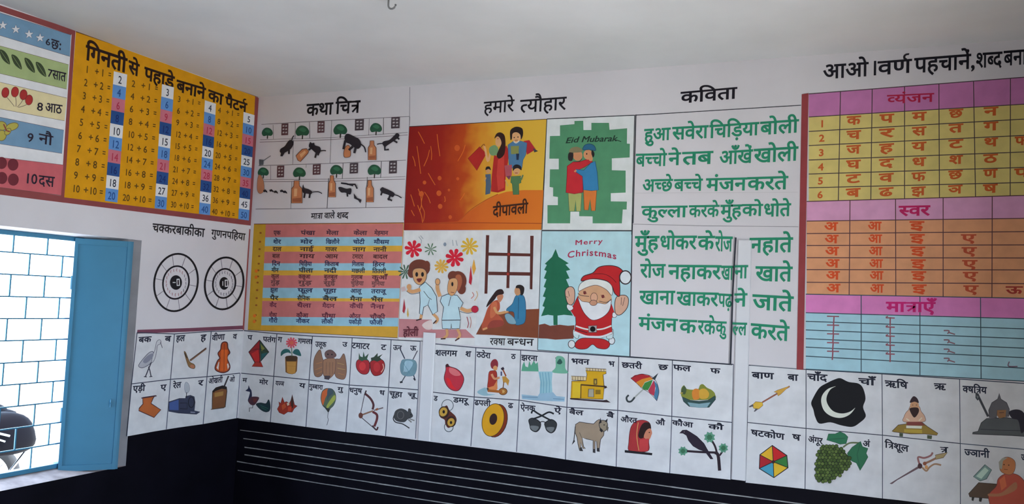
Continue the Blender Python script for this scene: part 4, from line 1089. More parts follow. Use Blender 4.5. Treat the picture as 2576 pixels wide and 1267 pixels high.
WT_ = {'L': 'a8aaba', 'B': 'acb0c4'}; REFT = {'L': 'a8aaba', 'B': 'acb2c6'}
INKT = '181a2c'
def tile(col, row, name, label, wall, fr, caps, ref=None):
    a, b2 = CLM[col], CLM[col + 1]
    tl, tr, br, bl = a[row], b2[row], b2[row + 1], a[row + 1]
    r = ref or REFT[wall]
    start(name, label, 'picture tile', wall, F0, r, ((bl[0] + br[0]) / 2, (bl[1] + br[1]) / 2), 'alphabet picture tiles', lean=0.07 if wall == 'L' else (0.06 if col < 10 else 0.03 if col < 16 else 0.0))
    part('tile_ground'); P(r, [*tl, *tr, *br, *bl])
    L('30364a', 2.2, [*tl, *tr]); L('30364a', 2.0, [*tl, *bl])
    if row == 1 or col in (7, 14): L('384058', 1.6, [*tr, *br])
    g.wt = 0.03
    frame(fr)
    for c in caps:
        part('caption'); T(INKT, *c)
BK = '18181e'
# ---- left wall
tile(0, 0, 'crane_tile', 'white tile painted with a grey long necked crane, beside the window shutter', 'L', F1, [('बक', 92, 85, 238, 75, 62), ('ब', 402, 72, 470, 70, 62)])
part('crane'); P('8c8ea0', [262, 262, 240, 252, 200, 275, 140, 340, 95, 400, 90, 430, 130, 445, 190, 420, 240, 380, 270, 330], 1, '34364a', 6)
P('a0a2b2', [258, 290, 280, 230, 292, 170, 305, 130, 335, 112, 352, 135, 340, 165, 312, 180, 300, 250, 285, 320, 262, 370, 240, 380], 1, '3c3e52', 5); P('6c6e84', [250, 275, 190, 305, 140, 365, 170, 390, 230, 350, 262, 300], 1)
L('3c3e50', 7, [345, 140, 368, 210]); L('2c2c3c', 12, [238, 380, 200, 470, 168, 550]); L('2c2c3c', 12, [205, 430, 222, 480, 235, 548]); L('2c2c3c', 10, [150, 548, 185, 552]); L('2c2c3c', 10, [215, 550, 250, 545])
tile(1, 0, 'plough_tile', 'white tile painted with a wooden plough with a long handle', 'L', F1, [('हल', 535, 68, 635, 60, 66), ('ह', 825, 58, 885, 52, 70)])
part('plough'); L('64483c', 22, [885, 215, 695, 360]); L('2c2426', 6, [890, 208, 690, 352]); P('6c5238', [625, 262, 645, 265, 690, 370, 740, 400, 755, 430, 740, 455, 690, 440, 665, 400], 1, '3c2c28', 4); L('302824', 12, [630, 268, 660, 330]); E('8c5c4c', 722, 428, 26, 20, 20)
tile(2, 0, 'veena_tile', 'white tile painted with an orange brown stringed instrument beside the room corner', 'L', F1, [('वीणा', 958, 62, 1105, 48, 62), ('व', 1205, 50, 1248, 46, 56)])
part('instrument'); P('8c3c1c', [1075, 150, 1105, 138, 1135, 152, 1142, 210, 1165, 265, 1140, 300, 1135, 340, 1165, 420, 1150, 475, 1085, 502, 1010, 480, 990, 440, 1020, 360, 1045, 330, 1025, 275, 1055, 230, 1062, 180], 1, '401c20', 12)
P('a84c20', [1062, 230, 1140, 230, 1130, 480, 1050, 480]); P('b0a8b0', [1030, 380, 1040, 370, 1030, 470, 1008, 445]); P('b0a8b0', [1145, 390, 1158, 430, 1140, 465, 1132, 400]); L('401c18', 5, [1100, 160, 1095, 480])
tile(0, 1, 'heel_tile', 'white tile painted with a brown bent foot, lowest beside the window shutter', 'L', F1, [('एड़ी', 25, 662, 165, 652, 62), ('ए', 350, 648, 415, 642, 56)])
part('foot'); P('94502c', [135, 795, 290, 772, 260, 800, 235, 865, 350, 940, 270, 1030, 90, 950, 95, 920, 140, 870], 0, '3c2028', 10); L('34202c', 12, [120, 802, 300, 775])
tile(1, 1, 'train_tile', 'white tile painted with a dark blue steam engine blowing smoke', 'L', F1, [('रेल', 498, 628, 590, 612, 62), ('र', 795, 598, 850, 590, 60)])
part('smoke'); P('8c92a4', [632, 640, 650, 612, 680, 640, 690, 700, 672, 735, 645, 740, 632, 700], 1, '5c6278', 4)
part('engine'); P('2c3048', [445, 845, 570, 805, 640, 805, 645, 780, 700, 768, 745, 785, 755, 850, 745, 950, 815, 965, 770, 992, 560, 978, 442, 958], 0, '1c1e2c', 5); P('34467c', [450, 855, 560, 820, 560, 945, 450, 940]); RING('14161e', 9, 710, 850, 34, 62); L('14161e', 8, [655, 735, 650, 800]); L('14161e', 7, [575, 860, 660, 860, 660, 930, 575, 925]); P('6c7088', [700, 960, 760, 965, 750, 978, 700, 975])
tile(2, 1, 'mortar_tile', 'white tile painted with a brown mortar and pestle at the room corner', 'L', F1, [('ओखली', 918, 575, 1080, 555, 58), ('ओ', 1165, 560, 1222, 555, 52)])
part('pestle'); L('2c2830', 18, [1150, 540, 1100, 660])
part('mortar'); P('64402a', [962, 720, 1000, 680, 1080, 655, 1125, 670, 1130, 720, 1110, 900, 1095, 915, 955, 935, 958, 800], 0, '241c1e', 9); P('1c1616', [962, 720, 1000, 682, 1080, 657, 1125, 672, 1128, 700, 1070, 690, 990, 720, 975, 740]); P('806038', [985, 740, 1090, 720, 1085, 770, 985, 790]); L('4c3a34', 8, [940, 935, 1115, 905])
# ---- back wall, left group
tile(3, 0, 'kite_tile', 'white tile painted with a red and green kite, first of the back wall row', 'B', F2, [('प', 170, 68, 225, 66, 56), ('पतंग', 365, 85, 525, 98, 58)])
part('kite'); P('7c2028', [320, 125, 180, 278, 265, 420, 330, 420]); P('9c2428', [300, 250, 215, 300, 265, 410, 325, 400]); P('283c34', [320, 125, 438, 278, 330, 400]); P('646c34', [330, 170, 385, 235, 345, 270]); P('204c58', [340, 300, 430, 285, 340, 385])
P('8c2c28', [262, 405, 335, 405, 365, 468, 220, 462], 0, '3c1c24', 5); L('201a20', 8, [320, 125, 180, 278, 262, 420]); L('201a20', 8, [320, 125, 438, 278, 330, 400]); L('201a20', 6, [322, 130, 320, 420]); L('201a20', 5, [182, 278, 300, 240, 436, 280], 1)
tile(4, 0, 'flowerpot_tile', 'white tile painted with a pink flower in a brown pot', 'B', F2, [('ग', 555, 88, 605, 92, 60), ('गमला', 812, 108, 990, 118, 58)])
part('flower_pot'); P('6c4a2c', [645, 345, 805, 345, 795, 520, 775, 550, 735, 562, 690, 555, 650, 535]); P('a07840', [665, 400, 785, 400, 775, 545, 735, 558, 690, 550, 668, 530]); P('3c2c20', [645, 345, 660, 330, 720, 322, 790, 330, 806, 350, 790, 395, 660, 395], 0); L('8c6430', 4, [672, 455, 780, 460])
part('leaf'); P('24545c', [592, 330, 595, 275, 640, 240, 695, 248, 720, 295, 680, 285, 630, 300], 1); 
part('leaf'); P('24545c', [742, 290, 770, 245, 820, 250, 850, 325, 800, 320], 1)
part('stem'); L('3c5c44', 10, [728, 220, 732, 335])
part('flower'); 
for k in range(11):
    a = 2 * math.pi * k / 11; L('b4485c', 22, [728, 160, 728 + 72 * math.cos(a), 160 + 68 * math.sin(a)])
E('c0584c', 728, 160, 26)
tile(5, 0, 'owl_tile', 'white tile painted with a brown owl with both wings spread', 'B', F3, [('उलूक', 112, 90, 240, 98, 56), ('उ', 432, 95, 485, 98, 50)])
part('wing'); P('74584c', [165, 182, 110, 250, 88, 340, 95, 470, 130, 505, 180, 490, 205, 430, 208, 330, 190, 270], 1, '44343c', 5); L('9c6c48', 5, [120, 350, 190, 330]); L('9c6c48', 5, [110, 420, 190, 390]); L('9c6c48', 5, [125, 470, 185, 440])
part('wing'); P('74584c', [445, 230, 400, 290, 345, 300, 335, 420, 350, 500, 400, 530, 455, 525, 478, 440, 470, 320], 1, '44343c', 5); L('9c8458', 5, [370, 340, 450, 360]); L('9c8458', 5, [370, 400, 460, 420]); L('9c6c48', 5, [375, 460, 450, 480])
part('body'); P('806050', [215, 300, 340, 290, 345, 400, 330, 470, 260, 530, 205, 480, 200, 380], 1, '4c3a3c', 5); L('5c4440', 5, [240, 330, 235, 470]); L('5c4440', 5, [280, 330, 278, 480]); L('5c4440', 5, [315, 330, 312, 470]); P('3c3440', [215, 490, 290, 490, 270, 540, 215, 530])
part('head'); P('584448', [225, 215, 262, 188, 310, 192, 355, 240, 340, 272, 290, 285, 240, 280, 222, 250], 1, '3c3038', 4); E('1c181c', 258, 238, 9); E('1c181c', 305, 240, 9)
tile(6, 0, 'tomato_tile', 'white tile painted with two red tomatoes', 'B', F3, [('टमाटर', 545, 102, 748, 115, 62), ('ट', 888, 125, 945, 128, 58)])
part('tomato', 'left tomato'); P('8c1c28', [620, 300, 700, 290, 745, 330, 748, 420, 715, 470, 650, 465, 600, 410, 592, 340], 1, '3c141c', 7); E('a82c34', 665, 380, 40, 50); 
part('tomato', 'right tomato'); P('84181f', [765, 320, 860, 295, 915, 320, 928, 390, 890, 470, 810, 490, 768, 440, 755, 370], 1, '3c141c', 7); E('98242c', 835, 390, 40, 55); L('b8908c', 10, [905, 350, 915, 400, 885, 450], 1)
part('stalk'); P('284438', [620, 300, 625, 220, 640, 262, 668, 272, 678, 205, 695, 268, 740, 228, 720, 290, 735, 312, 690, 305, 660, 320], 0)
part('stalk'); P('24342c', [765, 280, 800, 270, 845, 222, 845, 265, 905, 235, 870, 275, 895, 300, 840, 325, 800, 310, 770, 320], 0)
tile(7, 0, 'wool_tile', 'white tile painted with a blue wool ball and two knitting needles', 'B', F3, [('ऊन', 1030, 130, 1128, 138, 54), ('ऊ', 1232, 138, 1300, 142, 52)])
part('needle'); L('2c3448', 13, [1110, 175, 1165, 290]); L('2c3448', 12, [1265, 470, 1288, 540]); L('1c2030', 18, [1270, 520, 1290, 545])
part('needle'); L('3c3c4c', 11, [1315, 195, 1262, 300]); L('3c4454', 12, [1185, 470, 1128, 565]); L('1c1e2a', 22, [1108, 570, 1140, 562])
part('wool_ball'); P('5c7c94', [1120, 340, 1150, 300, 1270, 305, 1305, 350, 1300, 430, 1270, 485, 1190, 495, 1130, 470, 1112, 400], 1, '4c6880', 5); P('7c9cb8', [1170, 320, 1260, 330, 1230, 420, 1160, 440], 1); L('48708c', 5, [1140, 330, 1230, 470]); L('8cacc4', 5, [1180, 320, 1150, 450]); L('48708c', 5, [1280, 340, 1190, 480])
tile(3, 1, 'peacock_tile', 'white tile painted with a dark blue peacock, first of the lower back wall row', 'B', F2, [('म', 105, 612, 158, 612, 50), ('मोर', 318, 632, 425, 640, 54)])
part('tail'); P('182c38', [275, 945, 330, 925, 400, 935, 435, 885, 455, 960, 445, 1025, 395, 1042, 330, 1010], 1, '14181f', 5); L('245c50', 6, [330, 960, 430, 1000]); L('245c50', 6, [340, 985, 410, 1020])
part('body'); P('1c2240', [140, 770, 170, 745, 180, 705, 195, 740, 215, 770, 222, 830, 215, 865, 190, 925, 170, 895, 185, 840, 195, 790, 165, 780], 1); P('3c2434', [215, 850, 310, 855, 290, 910, 250, 955, 200, 945, 178, 900], 1); P('54262c', [235, 870, 290, 870, 270, 920, 240, 920])
part('leg'); L('3c3c44', 9, [235, 950, 230, 990, 190, 990, 188, 1040])
tile(4, 1, 'fire_tile', 'white tile painted with red flames of a small fire', 'B', F2, [('यज्ञ', 525, 648, 632, 658, 54), ('य', 828, 675, 900, 682, 56)])
part('flames'); P('842c24', [545, 1005, 570, 960, 565, 910, 590, 930, 610, 850, 635, 920, 660, 910, 700, 930, 720, 890, 735, 820, 752, 900, 765, 950, 800, 965, 760, 1000, 735, 1045, 680, 1040, 630, 1075, 570, 1050], 0, '481c20', 5)
P('3c2420', [715, 895, 738, 822, 752, 905, 748, 985, 722, 1000]); P('a0482c', [600, 960, 640, 930, 660, 980, 610, 1020]); P('b8a8a4', [665, 930, 695, 920, 700, 950, 675, 965]); P('a83c2c', [680, 980, 730, 970, 720, 1030, 680, 1030])
tile(5, 1, 'balloon_tile', 'white tile painted with a striped orange and green balloon', 'B', F3, [('गुब्बारा', 38, 590, 198, 605, 50), ('गु', 375, 625, 435, 630, 46)])
part('balloon'); P('44564c', [255, 640, 310, 650, 345, 700, 350, 770, 325, 840, 285, 880, 262, 920, 235, 880, 195, 840, 175, 770, 185, 690, 215, 650], 1, '2c3434', 5); P('a85430', [215, 660, 262, 645, 255, 700, 225, 760, 200, 840, 180, 770, 190, 690], 1); P('849048', [330, 720, 345, 770, 270, 860, 250, 880, 245, 840], 1); P('384858', [255, 650, 310, 655, 320, 700, 270, 740, 250, 790], 1); P('282c30', [195, 835, 240, 870, 285, 880, 262, 922, 235, 890])
part('string'); L('3c4450', 6, [262, 920, 255, 980, 262, 1010, 245, 1075], 1)
tile(6, 1, 'bow_tile', 'white tile painted with a brown bow and arrow', 'B', F3, [('धनुष', 512, 632, 660, 645, 54), ('ध', 868, 662, 928, 668, 52)])
part('bow'); L('44242c', 26, [695, 700, 760, 760, 795, 830, 785, 890], 1); L('54242c', 28, [785, 915, 835, 950, 835, 1010, 805, 1090], 1); L('302028', 16, [690, 720, 710, 665]); L('3c2028', 18, [780, 1080, 830, 1130, 848, 1095], 1)
part('bow_string'); L('34303c', 8, [690, 712, 645, 930]); L('34303c', 9, [655, 985, 825, 1130])
part('arrow'); L('74564c', 18, [640, 960, 790, 905]); L('5c5058', 14, [800, 900, 910, 868]); E('54302c', 645, 960, 26, 34); P('7c4c38', [820, 880, 850, 870, 850, 895, 825, 905])
tile(7, 1, 'mouse_tile', 'white tile painted with a grey mouse with a long tail', 'B', F3, [('चूहा', 985, 672, 1135, 688, 56), ('चू', 1205, 692, 1295, 698, 48)])
part('mouse'); P('34363e', [1040, 960, 1060, 905, 1120, 880, 1180, 900, 1200, 920, 1212, 880, 1235, 890, 1238, 920, 1260, 965, 1230, 990, 1200, 1000, 1160, 1035, 1090, 1030, 1050, 1005], 1, '1c1c22', 5); RING('54565e', 7, 1115, 955, 38, 46); E('121216', 1235, 950, 7); L('6c6c74', 16, [1205, 1005, 1245, 1040]); L('6c6c74', 14, [1225, 1000, 1280, 1020])
part('mouse_tail'); L('2c2c34', 13, [1045, 950, 1030, 1000, 1060, 1040, 1140, 1060, 1220, 1110], 1)
# ---- back wall, middle group
TR = 'b4bccc'
tile(9, 0, 'turnip_tile', 'white tile painted with a pink red turnip', 'B', F4, [('शलगम', 72, 48, 328, 58, 62), ('श', 428, 62, 492, 64, 62)], 'b0b4c6')
part('turnip'); P('a0283c', [195, 230, 215, 212, 240, 240, 320, 268, 380, 320, 408, 390, 385, 470, 340, 525, 270, 520, 210, 470, 175, 380, 195, 280], 1, '3c1c24', 7); P('b8606c', [240, 255, 320, 280, 370, 340, 300, 350, 240, 310], 1); P('b82028', [200, 380, 240, 390, 280, 470, 320, 510, 240, 480], 1); P('34141c', [190, 222, 225, 212, 235, 245, 200, 250])
tile(10, 0, 'tinker_tile', 'white tile painted with a turbaned metal worker seated at a yellow machine', 'B', F4, [('ठठेरा', 560, 68, 722, 85, 60), ('ठ', 968, 95, 1018, 98, 54)], 'b0b4c6')
part('water', 'blue shade on the ground'); P('7c9cb4', [565, 540, 650, 490, 680, 510, 690, 560, 780, 570, 640, 585], 1)
part('tinker', 'turbaned worker'); P('742834', [722, 210, 745, 165, 785, 155, 810, 190, 808, 245, 780, 275, 735, 260], 1); E(SKIN, 778, 260, 26, 30); P('8c2c24', [705, 310, 740, 290, 790, 300, 800, 380, 795, 480, 760, 520, 690, 500, 695, 400], 1, '4c1c1c', 5); L('b07c60', 26, [735, 330, 770, 385, 830, 370], 1); P('b47048', [690, 490, 760, 470, 800, 400, 805, 500, 780, 540, 690, 530], 0); P('2c2c34', [675, 490, 700, 500, 720, 535, 690, 540])
part('machine', 'yellow machine'); P('a07838', [860, 360, 900, 355, 945, 405, 930, 470, 905, 430, 870, 430]); L('7c3c24', 16, [870, 280, 905, 355]); L('2c2434', 30, [850, 275, 880, 258]); L('6c4c34', 12, [880, 420, 868, 510]); E('8c5c2c', 870, 535, 48, 40, 0, '4c2c1c', 8); E('a88858', 870, 535, 20, 18); L('8c5024', 30, [690, 525, 860, 540]); L('44486c', 18, [850, 300, 850, 350])
tile(11, 0, 'waterfall_tile', 'white tile painted with a blue waterfall between green banks', 'B', F4, [('झरना', 1088, 105, 1275, 118, 58), ('झ', 1490, 138, 1568, 142, 54)], 'b0b6c8')
part('bank', 'green grass bank'); P('4c8c7c', [1085, 295, 1100, 220, 1120, 180, 1135, 240, 1165, 250, 1180, 170, 1200, 230, 1235, 170, 1255, 210, 1280, 190, 1290, 300], 0)
part('bank', 'green bush bank'); P('5c9488', [1450, 310, 1490, 250, 1495, 130, 1560, 120, 1600, 160, 1605, 260, 1632, 320], 1); P('244c4c', [1505, 200, 1540, 150, 1570, 190, 1545, 215], 1)
part('falling_water', 'blue falling water'); P('7ca4bc', [1285, 300, 1455, 300, 1445, 420, 1455, 590, 1300, 590, 1310, 420]); 
for x in (1320, 1350, 1385, 1420): L('5c8cac', 8, [x - 15, 310, x, 430, x - 5, 585])
part('pool', 'blue pool'); P('7c9cbc', [1090, 570, 1280, 590, 1300, 560, 1460, 545, 1500, 590, 1600, 600, 1595, 655, 1300, 645, 1095, 625]); L('54749c', 8, [1100, 600, 1280, 605]); L('54749c', 8, [1460, 620, 1590, 630])
tile(12, 0, 'building_tile', 'white tile painted with a yellow two storey building', 'B', F5, [('भवन', 68, 85, 245, 95, 50), ('भ', 438, 112, 498, 116, 48)], 'b2b8ca')
part('building'); P('b08c1c', [212, 205, 415, 205, 415, 235, 385, 245, 395, 370, 385, 490, 62, 480, 72, 310, 215, 305, 225, 240], 0, '3c2820', 6); P('c4a02c', [85, 320, 165, 330, 165, 475, 80, 475])
P('b4a890', [210, 178, 415, 190, 415, 215, 212, 205], 0, '44342c', 5); P('b4a890', [68, 258, 215, 265, 215, 305, 72, 300], 0, '44342c', 5)
for x in range(82, 210, 26): L('54443c', 5, [x, 265, x, 300])
for x in range(225, 410, 28): L('54443c', 5, [x, 185, x, 210])
L('3c2820', 13, [160, 345, 420, 365]); P('2c2028', [395, 350, 428, 372, 400, 385]); L('4c3420', 9, [165, 340, 162, 480]); P('2c2028', [52, 478, 165, 488, 385, 500, 420, 495, 460, 522, 400, 520, 60, 492])
P('54442c', [290, 285, 325, 285, 325, 345, 290, 345]); P('988440', [300, 300, 316, 300, 316, 335, 300, 335]); P('8c8c88', [240, 388, 292, 388, 292, 468, 236, 466], 0, '4c3c30', 6); P('745c1c', [308, 395, 360, 395, 360, 440, 308, 440])
tile(13, 0, 'umbrella_tile', 'white tile painted with an open multicoloured umbrella', 'B', F5, [('छतरी', 572, 122, 770, 138, 50), ('छ', 938, 145, 1028, 150, 50)], 'b2b8ca')
part('handle'); L('8c949c', 14, [790, 385, 690, 480]); L('2c343c', 18, [700, 470, 665, 510, 630, 510, 618, 475, 640, 448], 1)
part('canopy'); P('94242c', [660, 280, 700, 250, 770, 238, 845, 255, 890, 290, 800, 290, 740, 330, 715, 325]); P('b07428', [715, 320, 770, 290, 850, 270, 885, 290, 800, 320, 770, 375, 735, 350]); P('347038', [772, 375, 800, 325, 880, 295, 860, 350, 830, 400, 795, 395]); P('983048', [832, 405, 868, 340, 890, 300, 905, 350, 895, 460, 850, 430]); P('3c6890', [890, 300, 930, 350, 942, 420, 920, 510, 890, 460, 908, 380]); L('34202c', 5, [660, 280, 770, 238, 890, 280, 940, 400, 920, 505], 1); L('34202c', 4, [660, 280, 735, 345, 770, 380, 850, 430, 920, 505], 1)
part('ferrule'); P('24303c', [870, 282, 935, 228, 900, 300])
tile(14, 0, 'fruit_tile', 'white tile painted with fruit in a dark green bowl, topmost beside the tall trunking', 'B', F5, [('फल', 1085, 145, 1255, 160, 52), ('फ', 1455, 182, 1548, 186, 48)], 'b2b8ca')
part('fruit'); P('6c7434', [1160, 400, 1190, 350, 1215, 385, 1280, 395, 1330, 390, 1350, 350, 1380, 340, 1420, 375, 1470, 400, 1500, 440, 1480, 490, 1200, 490], 1); P('b07030', [1270, 420, 1300, 385, 1345, 400, 1345, 480, 1285, 490], 1); P('b08c38', [1345, 400, 1400, 385, 1440, 430, 1420, 480, 1350, 480], 1); P('3c4c34', [1165, 395, 1190, 355, 1215, 390, 1200, 440, 1170, 430], 1); L('a88c40', 8, [1150, 430, 1180, 425])
part('bowl'); P('2c4448', [1170, 465, 1250, 500, 1340, 510, 1430, 500, 1500, 455, 1505, 490, 1440, 570, 1340, 572, 1240, 560, 1185, 510], 0, '1c2c34', 5); P('6c8ca0', [1225, 520, 1340, 535, 1455, 520, 1420, 570, 1340, 574, 1250, 560])
tile(9, 1, 'small_drum_tile', 'white tile painted with a small hourglass drum and its cord', 'B', F4, [('ड', 55, 588, 98, 592, 54), ('डमरू', 285, 605, 455, 620, 56)], 'b0b6ca')
part('cord'); RING('44505c', 8, 215, 700, 68, 68); RING('44505c', 9, 230, 955, 52, 55)
part('drum'); P('4c2420', [120, 790, 200, 700, 240, 760, 310, 830, 315, 900, 230, 965, 190, 920, 180, 870, 130, 840], 1); E('281a1a', 172, 780, 62, 70); E('281a1a', 258, 892, 58, 64); E('a4843c', 166, 776, 46, 56, 25, '6c4c20', 4); E('1c1414', 170, 775, 15, 20); E('a4843c', 256, 898, 42, 50, 25, '6c4c20', 4); E('1c1414', 256, 902, 14, 18)
tile(10, 1, 'frame_drum_tile', 'white tile painted with a big round yellow drum with a black centre', 'B', F4, [('ढपली', 535, 635, 722, 652, 58), ('ढ', 932, 672, 988, 676, 56)], 'b0b8cc')
part('drum_side'); E('6c2c18', 790, 880, 128, 198, 14, '241818', 7)
part('drum_skin'); E('b4881c', 752, 872, 126, 196, 14, '3c2c1c', 7, n=36); E('2c1a1c', 755, 862, 45, 68, 12)
tile(11, 1, 'sunglasses_tile', 'white tile painted with dark sunglasses with crossed arms', 'B', F4, [('ऐनक', 1078, 692, 1250, 708, 58), ('ऐ', 1478, 732, 1555, 736, 54)], 'b0b8cc')
part('lens'); P('2c3038', [1175, 870, 1230, 850, 1310, 900, 1305, 970, 1260, 1012, 1200, 985, 1185, 930], 1, '14161c', 8); P('5c6470', [1195, 940, 1290, 950, 1260, 1000, 1210, 985], 1)
part('lens'); P('2c3038', [1365, 905, 1440, 865, 1502, 910, 1485, 990, 1440, 1025, 1390, 1000, 1368, 950], 1, '14161c', 8); P('5c6470', [1385, 960, 1475, 960, 1445, 1015, 1400, 995], 1)
part('spectacle_arm'); L('1c2028', 20, [1205, 795, 1225, 760, 1290, 800, 1440, 880], 1)
part('spectacle_arm'); L('1c2028', 20, [1225, 860, 1320, 825, 1410, 780, 1470, 800], 1)
part('bridge'); L('14161c', 10, [1300, 900, 1340, 890, 1380, 905], 1)
tile(12, 1, 'ox_tile', 'white tile painted with a grey brown standing ox', 'B', F5, [('बैल', 48, 592, 185, 605, 44), ('बै', 422, 628, 492, 632, 42)], 'b2bace')
part('ox'); P('847870', [110, 740, 150, 715, 230, 728, 290, 735, 320, 705, 345, 690, 380, 720, 400, 760, 390, 850, 360, 890, 345, 1000, 325, 1005, 320, 910, 305, 905, 305, 1020, 285, 1020, 285, 900, 220, 885, 175, 870, 190, 960, 210, 980, 185, 980, 160, 920, 165, 990, 180, 1005, 150, 1000, 135, 940, 125, 870, 105, 820], 0, '24262e', 6)
L('34343c', 9, [108, 760, 95, 890]); P('2c2c34', [95, 880, 105, 910, 72, 945]); P('2c2c34', [285, 985, 308, 985, 308, 1025, 282, 1020]); P('2c2c34', [322, 975, 348, 975, 352, 1012, 325, 1010]); P('2c2c34', [150, 975, 170, 965, 185, 1005, 155, 1005]); L('54504c', 6, [170, 870, 150, 820])
part('ox_head'); P('7c746c', [345, 730, 365, 700, 410, 705, 430, 740, 420, 790, 385, 810, 355, 780], 1, '24262e', 6); P('1c1c24', [345, 735, 358, 672, 370, 720]); P('1c1c24', [400, 710, 430, 680, 425, 720]); P('54504e', [415, 745, 440, 770, 430, 815, 415, 780]); P('1c1c24', [355, 770, 385, 800, 370, 820, 350, 800]); E('141418', 395, 745, 6)
tile(13, 1, 'veiled_woman_tile', 'white tile painted with the bust of a woman in a red veil', 'B', F5, [('औरत', 560, 665, 722, 680, 46), ('औ', 908, 695, 1000, 702, 46)], 'b2bace')
part('veil'); P('8c2c34', [650, 1005, 640, 920, 655, 790, 690, 725, 740, 700, 800, 700, 850, 730, 860, 800, 840, 900, 830, 1005], 1, '44202c', 5); L('b08c5c', 7, [735, 720, 720, 850, 740, 1000], 1)
part('hair'); P('241618', [760, 760, 800, 720, 850, 730, 862, 790, 830, 800, 800, 860, 760, 880, 735, 850], 1)
part('face'); P('a87060', [815, 800, 855, 780, 872, 820, 865, 850, 845, 890, 810, 885, 790, 860], 1); E('181418', 845, 820, 6)
part('bodice'); P('a43840', [750, 890, 840, 880, 830, 1005, 742, 1005])
part('base_bar'); P('1c1c24', [600, 995, 875, 1025, 872, 1048, 600, 1020])
tile(14, 1, 'crow_tile', 'white tile painted with a black crow on a leafy branch', 'B', F5, [('कौआ', 1075, 698, 1278, 725, 46), ('कौ', 1435, 738, 1582, 748, 46)], 'b2bace')
part('branch'); L('241c28', 32, [1545, 1200, 1530, 1050, 1500, 1020], 1); L('241c28', 22, [1510, 1020, 1360, 1015, 1210, 1005], 1); L('241c28', 20, [1520, 1030, 1500, 960, 1470, 905], 1); L('241c28', 18, [1545, 1050, 1580, 1000, 1590, 980], 1)
def leafy(x, y, r, k0):
    part('leaf_clump'); q = []
    for k in range(16):
        a = 2 * math.pi * k / 16; rr = r * (1.0 if k % 2 else 0.72); q += [x + rr * math.cos(a), y + rr * math.sin(a)]
    P('4c8074', q); P('30604c', [v * 0.55 + (x if i % 2 == 0 else y) * 0.45 for i, v in enumerate(q)])
leafy(1445, 868, 60, 0); leafy(1582, 975, 52, 1); leafy(1180, 1005, 50, 2)
part('crow'); P('241e30', [1145, 828, 1175, 798, 1215, 795, 1250, 815, 1320, 860, 1390, 930, 1420, 985, 1480, 1085, 1455, 1085, 1400, 1010, 1340, 990, 1280, 955, 1235, 900, 1215, 850, 1180, 828], 0, '18141f', 4); E('8c8c94', 1192, 815, 4)
# ---- back wall, right group
tile(16, 0, 'arrow_tile', 'white tile painted with a slanting golden arrow', 'B', F6, [('बाण', 235, 182, 412, 192, 48), ('बा', 530, 200, 612, 204, 48)], 'b4b6cc')
part('arrow'); L('7c4c44', 13, [545, 298, 320, 430]); P('b08840', [415, 345, 445, 330, 545, 295, 470, 365, 450, 378, 440, 352], 0, '5c4034', 3); P('b8963c', [235, 455, 265, 425, 320, 430, 325, 455, 290, 485, 250, 480], 0, '6c5030', 4); P('4c4a58', [208, 465, 240, 445, 250, 462, 215, 472]); P('4c4a58', [250, 505, 265, 480, 288, 485, 258, 508])
tile(17, 0, 'moon_tile', 'white tile painted with a thin white crescent moon on a black patch', 'B', F6, [('चाँद', 692, 195, 852, 205, 52), ('चाँ', 1115, 232, 1245, 240, 50)], 'b4b6cc')
part('night_sky', 'black patch'); P('08080e', [855, 270, 920, 240, 965, 232, 1030, 262, 1110, 275, 1150, 315, 1170, 400, 1150, 470, 1172, 545, 1120, 600, 1060, 632, 970, 620, 880, 595, 790, 605, 755, 550, 740, 490, 722, 440, 740, 390, 790, 310], 1)
part('crescent', 'white crescent'); q = [(925, 298), (860, 320), (815, 370), (805, 430), (830, 500), (890, 545), (970, 558), (1040, 530), (1085, 475), (1040, 508), (970, 522), (900, 500), (855, 440), (850, 385), (880, 325)]
P('b8bcc4', [v for p_ in q for v in p_], 1)
tile(18, 0, 'sage_tile', 'white tile painted with a bearded sage sitting on a low golden seat', 'B', F7, [('ऋषि', 100, 100, 312, 118, 58), ('ऋ', 565, 128, 672, 132, 56)], 'b0aec4')
part('golden_seat'); P('7c6430', [165, 580, 225, 520, 300, 510, 300, 490, 450, 495, 500, 535, 600, 600, 590, 618, 480, 605, 340, 605, 180, 585], 0, '3c2c28', 5); P('988038', [280, 560, 450, 565, 450, 600, 280, 590]); P('3c4438', [235, 595, 270, 600, 268, 632, 235, 628]); P('3c4438', [498, 615, 545, 620, 540, 655, 498, 650]); P('c0b8b8', [300, 525, 450, 530, 445, 555, 300, 550])
part('sage'); P('b08c84', [320, 380, 345, 340, 420, 345, 440, 390, 475, 440, 465, 490, 280, 490, 280, 440, 300, 400], 1, '5c4444', 4); P('6c3434', [310, 490, 440, 490, 480, 525, 300, 525]); E('a87c68', 378, 335, 42, 40); P('2c1c24', [335, 310, 345, 275, 372, 248, 405, 270, 418, 312, 380, 300], 1); P('2c1a1c', [332, 380, 345, 358, 410, 358, 418, 400, 375, 450], 1); L('c0a8a4', 12, [300, 460, 330, 480]); L('c0a8a4', 12, [450, 450, 420, 480]); E('181418', 362, 332, 4); E('181418', 396, 332, 4)
tile(19, 0, 'warrior_tile', 'white tile painted with a grey helmeted warrior holding a spear, rightmost of the upper row', 'B', F7, [('क्षत्रिय', 835, 152, 1060, 165, 58)], 'a09aac')
part('spear'); L('34343f', 22, [985, 255, 1075, 440]); P('34343f', [955, 210, 985, 225, 1000, 262, 975, 290, 955, 265]); P('5c5c68', [962, 240, 985, 250, 975, 275])
part('warrior'); P('44444e', [930, 590, 980, 580, 1010, 500, 1060, 460, 1250, 450, 1380, 470, 1440, 560, 1445, 630, 1300, 620, 925, 605], 0, '24242c', 6); L('2c2c36', 6, [1000, 560, 1200, 570, 1400, 575])
